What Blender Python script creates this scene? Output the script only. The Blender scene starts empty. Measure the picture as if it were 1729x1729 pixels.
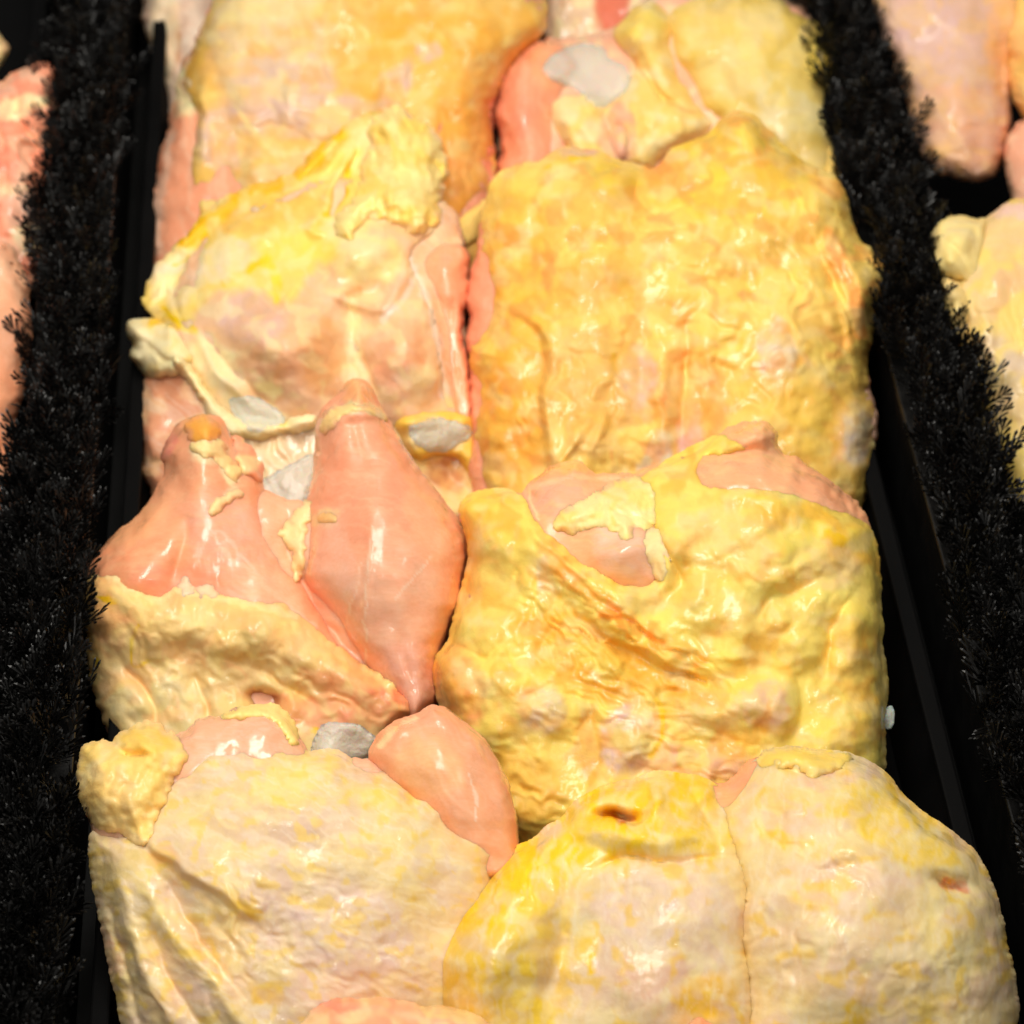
import bpy, math, random
import numpy as np

# ------------------------------------------------------------------ camera, world, lamps, exposure
sc = bpy.context.scene
COL = sc.collection
W0 = 1729.0                      # photograph side in pixels
FPX = 4858.0                     # focal length in photograph pixels
PITCH = math.radians(45.0)
DIST = 1.29
TARGET_Z = 0.06
fwd = np.array([0.0, math.cos(PITCH), -math.sin(PITCH)])
upv = np.array([0.0, math.sin(PITCH), math.cos(PITCH)])
CAM = np.array([0.0, 0.0, TARGET_Z]) - fwd * DIST
cd = bpy.data.cameras.new('camera')
cam = bpy.data.objects.new('camera', cd)
COL.objects.link(cam)
cam.location = CAM
cam.rotation_euler = (math.pi / 2 - PITCH, 0, 0)
cd.sensor_width = 36.0
cd.lens = FPX / W0 * 36.0
cd.clip_start = 0.05
cd.clip_end = 50
cd.dof.use_dof = True
cd.dof.focus_distance = 1.16
cd.dof.aperture_fstop = 10.0
sc.camera = cam

w = bpy.data.worlds.new('World')
sc.world = w
w.use_nodes = True
bg = w.node_tree.nodes['Background']
bg.inputs[0].default_value = (1.0, 0.97, 0.92, 1)
bg.inputs[1].default_value = 0.34


def area(name, loc, target, sx, sy, power, color):
    d = bpy.data.lights.new(name, 'AREA')
    d.shape = 'RECTANGLE'
    d.size, d.size_y, d.energy, d.color = sx, sy, power, color
    o = bpy.data.objects.new(name, d)
    COL.objects.link(o)
    o.location = loc
    import mathutils
    v = mathutils.Vector(target) - mathutils.Vector(loc)
    o.rotation_euler = v.to_track_quat('-Z', 'Y').to_euler()
    return o


# warm tube running along the front of the display case, and two fill lamps added high behind the customer as shop light
area('case_tube_lamp', (-0.10, 0.10, 1.02), (0, 0.03, 0), 0.85, 0.34, 12.0, (1.0, 0.955, 0.865))
area('fill_lamp', (-0.7, -1.3, 2.3), (0, 0, 0), 0.40, 0.40, 8.0, (1.0, 0.955, 0.865))
area('fill_lamp', (0.9, -1.0, 2.3), (0, 0, 0), 0.40, 0.40, 7.0, (1.0, 0.955, 0.865))

sc.view_settings.view_transform = 'Standard'
sc.view_settings.look = 'None'
sc.view_settings.gamma = 1.0
sc.view_settings.exposure = -0.36
sc.cycles.max_bounces = 6
sc.cycles.use_denoising = True


# ------------------------------------------------------------------ pixel helpers
def rays(u, v):
    u = np.asarray(u, float)
    v = np.asarray(v, float)
    d = fwd[None, :] + ((u - W0 / 2) / FPX)[..., None] * np.array([1.0, 0, 0]) + ((W0 / 2 - v) / FPX)[..., None] * upv
    return d


def on_z(u, v, z):
    d = rays(np.atleast_1d(u), np.atleast_1d(v))
    t = (z - CAM[2]) / d[:, 2]
    return CAM + d * t[:, None]


# ------------------------------------------------------------------ noise
def _hash(ix, iy, seed):
    h = (ix.astype(np.int64) * 374761393 + iy.astype(np.int64) * 668265263 + seed * 1442695041) & 0xffffffff
    h = ((h ^ (h >> 13)) * 1274126177) & 0xffffffff
    h = ((h ^ (h >> 16)) * 2246822519) & 0xffffffff
    return (h ^ (h >> 15)) & 0xffffffff


def perlin(x, y, seed=0):
    x0 = np.floor(x)
    y0 = np.floor(y)
    fx = x - x0
    fy = y - y0
    ux = fx * fx * fx * (fx * (fx * 6 - 15) + 10)
    uy = fy * fy * fy * (fy * (fy * 6 - 15) + 10)

    def g(dx, dy):
        a = _hash(x0 + dx, y0 + dy, seed) / 4294967296.0 * 2 * np.pi
        return np.cos(a) * (fx - dx) + np.sin(a) * (fy - dy)
    n0 = g(0, 0) * (1 - ux) + g(1, 0) * ux
    n1 = g(0, 1) * (1 - ux) + g(1, 1) * ux
    return (n0 * (1 - uy) + n1 * uy) * 1.5


def fbm(x, y, seed=0, octv=3):
    s = 0
    a = 1.0
    for k in range(octv):
        s = s + a * perlin(x * 2 ** k, y * 2 ** k, seed + 17 * k)
        a *= 0.5
    return s


def worley(x, y, seed=0):
    x0 = np.floor(x)
    y0 = np.floor(y)
    best = np.full(x.shape, 9.0)
    for dx in (-1, 0, 1):
        for dy in (-1, 0, 1):
            cx = x0 + dx
            cy = y0 + dy
            px = cx + _hash(cx, cy, seed) / 4294967296.0
            py = cy + _hash(cx, cy, seed + 91) / 4294967296.0
            best = np.minimum(best, (px - x) ** 2 + (py - y) ** 2)
    return np.sqrt(best)


def blur(a, n, times=2):
    if n < 1:
        return a
    k = 2 * n + 1
    for _ in range(times):
        for ax in (0, 1):
            p = np.pad(a, [(n + 1, n) if i == ax else (0, 0) for i in (0, 1)], mode='edge')
            c = np.cumsum(p, axis=ax)
            if ax == 0:
                a = (c[k:, :] - c[:-k, :]) / k
            else:
                a = (c[:, k:] - c[:, :-k]) / k
    return a


# ------------------------------------------------------------------ curves
def smooth_poly(pts, n=4, closed=True):
    p = np.array(pts, float)
    N = len(p)
    out = []
    for i in range(N if closed else N - 1):
        if closed:
            a, b, c, d = p[i - 1], p[i], p[(i + 1) % N], p[(i + 2) % N]
        else:
            a, b, c, d = p[max(i - 1, 0)], p[i], p[i + 1], p[min(i + 2, N - 1)]
        for k in range(n):
            t = k / n
            out.append(0.5 * ((2 * b) + (c - a) * t + (2 * a - 5 * b + 4 * c - d) * t * t + (3 * b - a - 3 * c + d) * t ** 3))
    if not closed:
        out.append(p[-1])
    return np.array(out)


def sdf_poly(U, V, poly):
    d2 = np.full(U.shape, 1e12)
    inside = np.zeros(U.shape, bool)
    N = len(poly)
    for i in range(N):
        x0, y0 = poly[i]
        x1, y1 = poly[(i + 1) % N]
        ex, ey = x1 - x0, y1 - y0
        L = ex * ex + ey * ey + 1e-9
        t = np.clip(((U - x0) * ex + (V - y0) * ey) / L, 0, 1)
        d2 = np.minimum(d2, (U - x0 - t * ex) ** 2 + (V - y0 - t * ey) ** 2)
        if y0 != y1:
            c = ((y0 > V) != (y1 > V)) & (U < ex * (V - y0) / (y1 - y0) + x0)
            inside ^= c
    d = np.sqrt(d2)
    return np.where(inside, d, -d)


def dist_line(U, V, pts):
    """distance, signed side (right of travel positive, y down), arc parameter 0..1"""
    p = smooth_poly(pts, 4, False)
    best = np.full(U.shape, 1e12)
    side = np.zeros(U.shape)
    par = np.zeros(U.shape)
    seg = np.sqrt(((p[1:] - p[:-1]) ** 2).sum(1))
    tot = seg.sum()
    acc = 0
    for i in range(len(p) - 1):
        x0, y0 = p[i]
        ex, ey = p[i + 1] - p[i]
        L = ex * ex + ey * ey + 1e-9
        t = np.clip(((U - x0) * ex + (V - y0) * ey) / L, 0, 1)
        d2 = (U - x0 - t * ex) ** 2 + (V - y0 - t * ey) ** 2
        m = d2 < best
        best = np.where(m, d2, best)
        side = np.where(m, np.sign(ex * (V - y0) - ey * (U - x0)), side)
        par = np.where(m, (acc + t * seg[i]) / tot, par)
        acc += seg[i]
    return np.sqrt(best), side, par


def gauss(U, V, cx, cy, rx, ry, ang):
    a = math.radians(ang)
    c, s = math.cos(a), math.sin(a)
    x = ((U - cx) * c + (V - cy) * s) / rx
    y = (-(U - cx) * s + (V - cy) * c) / ry
    return x * x + y * y


def sstep(a, b, x):
    t = np.clip((x - a) / (b - a), 0, 1)
    return t * t * (3 - 2 * t)


def lin(rgb):
    c = np.array(rgb, float) / 255.0
    return np.where(c <= 0.04045, c / 12.92, ((c + 0.055) / 1.055) ** 2.4)


# base colours of chicken: skin, fat and flesh, plus a brown also used as painted hole shade
Y = (240, 196, 104)
YO = (240, 176, 84)
PY = (243, 218, 152)
BE = (232, 205, 168)
LV = (224, 190, 172)
GR = (214, 196, 178)
PK = (236, 148, 112)
PKD = (222, 124, 92)
PKR = (224, 112, 92)
PKL = (238, 180, 148)
PKP = (232, 188, 164)
FAT = (247, 228, 174)
FATY = (247, 214, 134)
SY = (242, 200, 40)
WH = (236, 222, 202)
BR = (170, 100, 62)
OR = (240, 160, 96)


# ------------------------------------------------------------------ materials
def nt(name):
    m = bpy.data.materials.new(name)
    m.use_nodes = True
    t = m.node_tree
    return m, t, t.nodes, t.links, t.nodes['Principled BSDF']


def N(nodes, typ, **kw):
    n = nodes.new(typ)
    for k, v in kw.items():
        setattr(n, k, v)
    return n


def flesh_material(name, rough, coat, coat_rough, sss, mott, bumps, blotch):
    m, t, nd, lk, b = nt(name)
    at = N(nd, 'ShaderNodeAttribute', attribute_name='tint')
    tc = N(nd, 'ShaderNodeTexCoord')
    # mottling of the colour
    n1 = N(nd, 'ShaderNodeTexNoise')
    n1.inputs['Scale'].default_value = 110
    n1.inputs['Detail'].default_value = 4
    n1.inputs['Roughness'].default_value = 0.65
    if 'meat' in name:
        mp = N(nd, 'ShaderNodeMapping')
        mp.inputs['Scale'].default_value = (0.9, 8.0, 8.0)
        mp.inputs['Rotation'].default_value = (0, 0.25, 0.12)
        lk.new(tc.outputs['Object'], mp.inputs['Vector'])
        lk.new(mp.outputs[0], n1.inputs['Vector'])
    else:
        lk.new(tc.outputs['Object'], n1.inputs['Vector'])
    mr = N(nd, 'ShaderNodeMapRange')
    mr.inputs[1].default_value = 0.3
    mr.inputs[2].default_value = 0.7
    mr.inputs[3].default_value = 1 - mott
    mr.inputs[4].default_value = 1 + mott * 0.7
    lk.new(n1.outputs['Fac'], mr.inputs[0])
    mx = N(nd, 'ShaderNodeMix', data_type='RGBA', blend_type='MULTIPLY')
    mx.inputs[0].default_value = 1.0
    lk.new(at.outputs['Color'], mx.inputs[6])
    cmb = N(nd, 'ShaderNodeCombineColor')
    p1 = N(nd, 'ShaderNodeMath', operation='POWER')
    p1.inputs[1].default_value = 0.5
    lk.new(mr.outputs[0], p1.inputs[0])
    p2 = N(nd, 'ShaderNodeMath', operation='POWER')
    p2.inputs[1].default_value = 1.7
    lk.new(mr.outputs[0], p2.inputs[0])
    lk.new(p1.outputs[0], cmb.inputs[0])
    lk.new(mr.outputs[0], cmb.inputs[1])
    lk.new(p2.outputs[0], cmb.inputs[2])
    lk.new(cmb.outputs[0], mx.inputs[7])
    lk.new(mx.outputs[2], b.inputs['Base Color'])
    b.subsurface_method = 'BURLEY'
    b.inputs['Subsurface Weight'].default_value = sss
    b.inputs['Subsurface Radius'].default_value = (1.0, 0.65, 0.42)
    b.inputs['Subsurface Scale'].default_value = 0.0042
    b.inputs['IOR'].default_value = 1.4
    # roughness patches: wetter and drier
    n2 = N(nd, 'ShaderNodeTexNoise')
    n2.inputs['Scale'].default_value = 75
    n2.inputs['Detail'].default_value = 3
    lk.new(tc.outputs['Object'], n2.inputs['Vector'])
    m2 = N(nd, 'ShaderNodeMapRange')
    m2.inputs[1].default_value = 0.35
    m2.inputs[2].default_value = 0.65
    m2.inputs[3].default_value = rough - 0.10
    m2.inputs[4].default_value = rough + 0.15
    lk.new(n2.outputs['Fac'], m2.inputs[0])
    lk.new(m2.outputs[0], b.inputs['Roughness'])
    m3 = N(nd, 'ShaderNodeMapRange')
    m3.inputs[1].default_value = 0.40
    m3.inputs[2].default_value = 0.52
    m3.inputs[3].default_value = coat
    m3.inputs[4].default_value = 0.0
    lk.new(n2.outputs['Fac'], m3.inputs[0])
    lk.new(m3.outputs[0], b.inputs['Coat Weight'])
    b.inputs['Coat Roughness'].default_value = coat_rough
    n = N(nd, 'ShaderNodeTexNoise')
    n.inputs['Scale'].default_value = bumps[0]
    n.inputs['Detail'].default_value = 3
    n.inputs['Roughness'].default_value = 0.55
    lk.new(tc.outputs['Object'], n.inputs['Vector'])
    bp = N(nd, 'ShaderNodeBump')
    bp.inputs['Strength'].default_value = 1.0
    bp.inputs['Distance'].default_value = bumps[1]
    lk.new(n.outputs['Fac'], bp.inputs['Height'])
    lk.new(bp.outputs[0], b.inputs['Normal'])
    lk.new(bp.outputs[0], b.inputs['Coat Normal'])
    # soft blotches: yellower fat showing here, pinker flesh there
    bl = N(nd, 'ShaderNodeTexNoise')
    bl.inputs['Scale'].default_value = 48
    bl.inputs['Detail'].default_value = 4
    bl.inputs['Roughness'].default_value = 0.6
    bl.inputs['Distortion'].default_value = 0.8
    lk.new(tc.outputs['Object'], bl.inputs['Vector'])
    cr = N(nd, 'ShaderNodeValToRGB')
    e = cr.color_ramp.elements
    e[0].position, e[0].color = 0.36, blotch[0]
    e[1].position, e[1].color = 0.62, blotch[1]
    lk.new(bl.outputs['Fac'], cr.inputs[0])
    mb = N(nd, 'ShaderNodeMix', data_type='RGBA', blend_type='MULTIPLY')
    mb.inputs[0].default_value = 1.0
    lk.new(mx.outputs[2], mb.inputs[6])
    lk.new(cr.outputs[0], mb.inputs[7])
    lk.new(mb.outputs[2], b.inputs['Base Color'])
    return m


MAT = {
    'skin': flesh_material('chicken_skin', 0.48, 0.6, 0.10, 0.75, 0.05, (330, 0.0003),
                           ((1.0, 0.97, 0.80, 1), (0.98, 0.96, 1.0, 1))),
    'meat': flesh_material('chicken_meat', 0.36, 0.9, 0.09, 0.85, 0.07, (240, 0.0002),
                           ((1.0, 0.93, 0.90, 1), (0.98, 1.03, 1.06, 1))),
    'fat': flesh_material('chicken_fat', 0.48, 0.4, 0.16, 0.9, 0.05, (420, 0.0004),
                          ((1.0, 0.97, 0.85, 1), (1.0, 0.98, 1.0, 1))),
}


def ice_material():
    m, t, nd, lk, b = nt('melting_ice')
    b.inputs['Base Color'].default_value = (0.97, 0.91, 0.79, 1)
    b.inputs['Alpha'].default_value = 0.46
    b.inputs['Roughness'].default_value = 0.25
    b.inputs['Subsurface Weight'].default_value = 0.5
    b.inputs['Subsurface Scale'].default_value = 0.004
    b.inputs['Coat Weight'].default_value = 0.6
    b.inputs['Coat Roughness'].default_value = 0.1
    tc = N(nd, 'ShaderNodeTexCoord')
    n = N(nd, 'ShaderNodeTexNoise')
    n.inputs['Scale'].default_value = 420
    n.inputs['Detail'].default_value = 5
    lk.new(tc.outputs['Object'], n.inputs['Vector'])
    bp = N(nd, 'ShaderNodeBump')
    bp.inputs['Distance'].default_value = 0.0012
    lk.new(n.outputs['Fac'], bp.inputs['Height'])
    lk.new(bp.outputs[0], b.inputs['Normal'])
    return m


MAT['ice'] = ice_material()


def black_plastic(name, base, rough, bump_scale, bump_d, spec=0.25):
    m, t, nd, lk, b = nt(name)
    tc = N(nd, 'ShaderNodeTexCoord')
    n = N(nd, 'ShaderNodeTexNoise')
    n.inputs['Scale'].default_value = bump_scale
    n.inputs['Detail'].default_value = 5
    lk.new(tc.outputs['Object'], n.inputs['Vector'])
    cr = N(nd, 'ShaderNodeValToRGB')
    cr.color_ramp.elements[0].position = 0.35
    cr.color_ramp.elements[0].color = (base[0] * 0.7, base[1] * 0.7, base[2] * 0.7, 1)
    cr.color_ramp.elements[1].position = 0.75
    cr.color_ramp.elements[1].color = (base[0] * 1.5, base[1] * 1.4, base[2] * 1.3, 1)
    lk.new(n.outputs['Fac'], cr.inputs[0])
    lk.new(cr.outputs[0], b.inputs['Base Color'])
    mr = N(nd, 'ShaderNodeMapRange')
    mr.inputs[3].default_value = rough - 0.12
    mr.inputs[4].default_value = rough + 0.14
    lk.new(n.outputs['Fac'], mr.inputs[0])
    lk.new(mr.outputs[0], b.inputs['Roughness'])
    bp = N(nd, 'ShaderNodeBump')
    bp.inputs['Distance'].default_value = bump_d
    lk.new(n.outputs['Fac'], bp.inputs['Height'])
    lk.new(bp.outputs[0], b.inputs['Normal'])
    b.inputs['Specular IOR Level'].default_value = spec
    return m


MAT['frond'] = black_plastic('black_frond_plastic', (0.0045, 0.0043, 0.0042), 0.34, 160, 0.0002, 0.36)
MAT['tray'] = black_plastic('black_tray_plastic', (0.002, 0.002, 0.0022), 0.7, 60, 0.0003, 0.08)
MAT['board'] = black_plastic('black_divider_board', (0.003, 0.003, 0.003), 0.62, 90, 0.0003, 0.10)
MAT['counter'] = black_plastic('dark_case_floor', (0.004, 0.004, 0.004), 0.6, 40, 0.0003)


# ------------------------------------------------------------------ object helpers
def set_mesh(name, verts, faces, mat, parent=None, colors=None, smooth=True):
    me = bpy.data.meshes.new(name)
    nv, nf = len(verts), len(faces)
    me.vertices.add(nv)
    me.vertices.foreach_set('co', np.asarray(verts, np.float32).ravel())
    me.loops.add(nf * 4)
    me.loops.foreach_set('vertex_index', np.asarray(faces, np.int32).ravel())
    me.polygons.add(nf)
    me.polygons.foreach_set('loop_start', np.arange(0, nf * 4, 4, dtype=np.int32))
    me.polygons.foreach_set('loop_total', np.full(nf, 4, np.int32))
    me.update(calc_edges=True)
    if smooth:
        me.polygons.foreach_set('use_smooth', np.ones(nf, bool))
    if colors is not None:
        a = me.color_attributes.new('tint', 'FLOAT_COLOR', 'POINT')
        c = np.ones((nv, 4), np.float32)
        c[:, :3] = colors
        a.data.foreach_set('color', c.ravel())
    me.materials.append(mat)
    o = bpy.data.objects.new(name, me)
    COL.objects.link(o)
    if parent:
        o.parent = parent
        o.matrix_parent_inverse = parent.matrix_world.inverted()
    return o


def tag(o, label=None, cat=None, group=None, kind=None):
    if label:
        o['label'] = label
    if cat:
        o['category'] = cat
    if group:
        o['group'] = group
    if kind:
        o['kind'] = kind
    return o


def empty(name, loc):
    o = bpy.data.objects.new(name, None)
    COL.objects.link(o)
    o.location = loc
    o.empty_display_size = 0.02
    bpy.context.view_layer.update()
    return o


def box_mesh(name, corners_bottom, corners_top, mat, parent=None, bevel=0.0015):
    """hexahedron from four bottom and four top points (same winding), bevelled"""
    import bmesh
    bm = bmesh.new()
    b = [bm.verts.new(tuple(p)) for p in corners_bottom]
    t = [bm.verts.new(tuple(p)) for p in corners_top]
    bm.faces.new(b[::-1])
    bm.faces.new(t)
    for i in range(4):
        j = (i + 1) % 4
        bm.faces.new((b[i], b[j], t[j], t[i]))
    bmesh.ops.recalc_face_normals(bm, faces=bm.faces)
    bmesh.ops.bevel(bm, geom=bm.edges[:], offset=bevel, segments=2, affect='EDGES', profile=0.5)
    me = bpy.data.meshes.new(name)
    bm.to_mesh(me)
    bm.free()
    me.materials.append(mat)
    o = bpy.data.objects.new(name, me)
    COL.objects.link(o)
    if parent:
        o.parent = parent
        o.matrix_parent_inverse = parent.matrix_world.inverted()
    return o


# ------------------------------------------------------------------ tray, boards
# edges of the two frond strips as lines x = a + b*y in the photograph, laid on the top of the dividers
ZW = 0.066                       # divider top
LEFT = ((80, -0.085), (238, -0.070))
RIGHT = ((1318, 0.262), (1472, 0.290))


def edge_pt(line, y, z=ZW):
    return on_z(line[0] + line[1] * y, y, z)[0]


YT, YB = -420, 2050


def lerp(a, b, t):
    return a * (1 - t) + b * t


def quad_strip(lineA, lineB, ta, tb, z):
    """four ground-plan corners between two edge lines, at fractions ta, tb across, for height z"""
    cs = []
    for t, y in ((ta, YB), (tb, YB), (tb, YT), (ta, YT)):
        p = lerp(edge_pt(lineA, y), edge_pt(lineB, y), t).copy()
        p[2] = z
        cs.append(p)
    return cs


cnt = box_mesh('display_case_floor', [(-1.2, -0.9, -0.03), (1.2, -0.9, -0.03), (1.2, 1.2, -0.03), (-1.2, 1.2, -0.03)],
               [(-1.2, -0.9, -0.006), (1.2, -0.9, -0.006), (1.2, 1.2, -0.006), (-1.2, 1.2, -0.006)], MAT['counter'])
cnt['kind'] = 'structure'


def make_tray(name, label, cl, cr, group=None):
    """a black food tray: floor, two sloped side walls with a lip"""
    r = empty(name, (0, 0, 0))
    tag(r, label, 'tray', group)
    zt = ZW - 0.030
    fl = [np.array([p[0], p[1], -0.003]) for p in (cl[0], cr[0], cr[1], cl[1])]
    ft = [p + np.array([0, 0, 0.004]) for p in fl]
    box_mesh('floor', fl, ft, MAT['tray'], r, 0.0008)
    for side, (a, b), s in (('wall', cl, 1), ('wall', cr, -1)):
        a, b = np.array(a, float), np.array(b, float)
        dx = np.array([s * 0.003, 0, 0])
        sl = np.array([s * 0.012, 0, 0])
        bo = [np.array([p[0], p[1], 0.002]) for p in (a, a, b, b)]
        bot = [bo[0] + sl, bo[1] + sl + dx, bo[2] + sl + dx, bo[3] + sl]
        top = [bo[0] + [0, 0, zt], bo[1] + dx + [0, 0, zt], bo[2] + dx + [0, 0, zt], bo[3] + [0, 0, zt]]
        box_mesh('wall', bot, top, MAT['tray'], r, 0.0008)
        lip = [bo[0] + [0, 0, zt], bo[1] + dx * 2.6 + [0, 0, zt], bo[2] + dx * 2.6 + [0, 0, zt], bo[3] + [0, 0, zt]]
        lip_t = [p + np.array([0, 0, 0.004]) for p in lip]
        box_mesh('lip', lip, lip_t, MAT['tray'], r, 0.0012)
    return r


def across(line, off):
    return [edge_pt(line, YB) + np.array([off, 0, 0]), edge_pt(line, YT) + np.array([off, 0, 0])]


make_tray('food_tray', 'long black plastic tray holding the two columns of chicken between the fringes',
          across(LEFT[1], 0.004), across(RIGHT[0], -0.004))
make_tray('food_tray', 'black plastic tray with pink meaty chicken beyond the straight dark fringe',
          [p - np.array([0.33, 0, 0]) for p in across(LEFT[0], 0)], across(LEFT[0], -0.004))
make_tray('food_tray', 'black plastic tray with the mauve skinned chicken beyond the slanting fringe',
          across(RIGHT[1], 0.004), [p + np.array([0.33, 0, 0]) for p in across(RIGHT[1], 0)])


# ------------------------------------------------------------------ chicken pieces
class Piece:
    def __init__(self, label, cu, cv, zc, lean, roll=0.0, bbox=None, step=4.0, seed=1, name='raw_chicken_piece'):
        self.P = on_z(cu, cv, zc)[0]
        t, r = math.radians(lean), math.radians(roll)
        n = np.array([math.sin(r), -math.sin(t), math.cos(t) * math.cos(r)])
        self.Nn = n / np.linalg.norm(n)
        v = CAM - self.P
        self.depth = np.linalg.norm(v)
        self.Vv = v / self.depth
        self.px = self.depth / FPX
        self.root = empty(name, (self.P[0], self.P[1], 0.0))
        tag(self.root, label, 'chicken', 'chicken pieces laid in the trays')
        x0, y0, x1, y1 = bbox
        self.step = step
        self.gu = np.arange(x0, x1 + step, step)
        self.gv = np.arange(y0, y1 + step, step)
        self.U, self.V = np.meshgrid(self.gu, self.gv)
        self.top = np.zeros(self.U.shape)
        self.seed = seed
        self.k = 0

    def world(self, u, v, h):
        d = rays(u, v)
        t = ((self.P - CAM) @ self.Nn) / (d @ self.Nn)
        return CAM + d * t[:, None] + (h * self.px)[:, None] * self.Vv

    def feats(self, U, V, feats, seed):
        h = np.zeros(U.shape)
        wu = U + 7 * fbm(U / 60, V / 60, seed + 5, 2)
        wv = V + 7 * fbm(U / 60, V / 60, seed + 6, 2)
        for i, f in enumerate(feats):
            s = seed + 31 * i
            if f[0] == 'b':
                h += 1.35 * f[6] * np.exp(-gauss(wu, wv, *f[1:6]))
            elif f[0] == 'l':
                d, sd, p = dist_line(wu, wv, f[1])
                pr = np.exp(-(d / f[2]) ** 2) if f[3] > 0 else np.exp(1.0 / f[2] - np.sqrt(d * d + 1.0) / f[2] * 1.15)
                h += 1.5 * f[3] * pr * np.clip(np.sin(np.pi * np.clip(p, 0.02, 0.98)), 0, 1) ** 0.4
            elif f[0] == 'f':
                d, sd, p = dist_line(wu, wv, f[1])
                e = np.clip(np.sin(np.pi * np.clip(p, 0.01, 0.99)), 0, 1) ** 0.5
                x = d * sd
                h += 1.5 * f[3] * e * sstep(-9, 9, x) * np.exp(-np.maximum(x, 0) / f[2])
            elif f[0] == 'w':
                _, cx, cy, rx, ry, ang, wl, amp = f
                a = math.radians(ang)
                x = (wu * math.cos(a) + wv * math.sin(a)) / (wl * 4.5)
                y = (-wu * math.sin(a) + wv * math.cos(a)) / wl
                x, y = x + 0.5 * fbm(U / 50, V / 50, s, 2), y + 0.9 * fbm(U / 50, V / 50, s + 3, 2)
                n = perlin(x, y, s)
                n = 1 - 2.2 * np.sqrt(n * n + 0.01)
                h += 1.0 * amp * n * np.exp(-gauss(U, V, cx, cy, rx, ry, ang) ** 2)
            elif f[0] == 'k':
                _, cx, cy, rx, ry, scl, amp = f
                x = U / scl + 0.8 * fbm(U / scl / 1.7, V / scl / 1.7, s, 2)
                y = V / scl + 0.8 * fbm(U / scl / 1.7, V / scl / 1.7, s + 9, 2)
                n = sstep(0.15, 0.65, worley(x, y, s)) - 0.6 + 0.3 * perlin(x * 2.0, y * 2.0, s + 2)
                h += -0.75 * amp * n * np.exp(-gauss(wu, wv, cx, cy, rx, ry, 0) ** 2)
            elif f[0] == 'n':
                h += f[2] * (1.5 if f[1] >= 60 else 0.9) * (perlin(U / f[1], V / f[1], s) + 0.38 * perlin(U / f[1] * 2.1, V / f[1] * 2.1, s + 7))
            elif f[0] == 'r':
                n = fbm(U / f[1] / 1.6 + 0.6 * fbm(U / f[1] / 3, V / f[1] / 3, s, 2), V / f[1] / 1.6, s + 4, 2)
                h += 0.5 * f[2] * (0.35 - np.abs(n))
            elif f[0] == 'g':
                n = worley(U / f[1] + 0.25 * fbm(U / f[1], V / f[1], s, 2), V / f[1] * 0.9, s)
                h += f[2] * (0.75 - n ** 1.5)
        return h

    def paint(self, U, V, col, paints, seed):
        c = np.empty(U.shape + (3,))
        c[:] = lin(col)
        wu = U + 10 * fbm(U / 38, V / 38, seed + 50, 3)
        wv = V + 10 * fbm(U / 38, V / 38, seed + 60, 3)
        for i, p in enumerate(paints):
            s = seed + 71 * i
            if p[0] == 'b':
                g = gauss(wu, wv, *p[1:6])
                m = 1 - sstep(0.45, 1.35, g)
                m = m * (0.8 + 0.35 * fbm(U / 26, V / 26, s, 3))
                cc, st = p[6], p[7]
            elif p[0] == 'l':
                d, sd, q = dist_line(U + (wu - U) * 0.5, V + (wv - V) * 0.5, p[1])
                ww = p[2] * (0.75 + 0.5 * fbm(U / 22, V / 22, s, 2))
                m = 1 - sstep(0.4, 1.2, d / np.maximum(ww, 1))
                cc, st = p[3], p[4]
            elif p[0] == 'p':
                d = sdf_poly(wu, wv, smooth_poly(p[1], 3))
                m = sstep(-p[2], p[2], d)
                cc, st = p[3], p[4]
            elif p[0] == 'n':
                n = fbm(U / p[1] / 1.5 + 0.5 * fbm(U / 40, V / 40, s + 3, 2), V / p[1] / 1.5, s, 2)
                m = sstep(p[2] - 1.5 * p[3], p[2] + 1.5 * p[3], n)
                cc, st = p[4], p[5]
            elif p[0] == 's':
                _, ang, wl, cc, st = p
                a = math.radians(ang)
                x = (wu * math.cos(a) + wv * math.sin(a)) / (wl * 12)
                y = (-wu * math.sin(a) + wv * math.cos(a)) / wl
                m = sstep(0.0, 0.5, fbm(x, y, s, 2))
            m = np.clip(m * st, 0, 1)[..., None]
            c = c * (1 - m) + lin(cc) * m
        return c

    def layer(self, name, outline, H=100, R=110, hb=45, drape=None, T=10, feats=(), col=Y, paints=(),
              mat='skin', rough_edge=(5, 2), n=4, parent=None, label=None, under=8, power=None, fade=None, least=None, outer=None):
        """one solid: its outline, how it swells, and (drape) whether it lies on what is already there"""
        self.k += 1
        seed = self.seed * 1000 + self.k * 97
        poly = smooth_poly(outline, n)
        m = 14
        x0, y0 = poly.min(0) - m
        x1, y1 = poly.max(0) + m
        i0, i1 = np.searchsorted(self.gu, x0), np.searchsorted(self.gu, x1)
        j0, j1 = np.searchsorted(self.gv, y0), np.searchsorted(self.gv, y1)
        sl = (slice(j0, j1), slice(i0, i1))
        U, V = self.U[sl], self.V[sl]
        sd = sdf_poly(U, V, poly)
        sd = sd + rough_edge[0] * fbm(U / 45, V / 45, seed + 1, 2) + rough_edge[1] * fbm(U / 13, V / 13, seed + 2, 2)
        if power is None:
            power = 0.6 if drape is None else 0.8
        x = np.clip(sd / R, 0, 1)
        prof = (1 - (1 - x) ** 2) ** power
        sdo = sd
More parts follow.
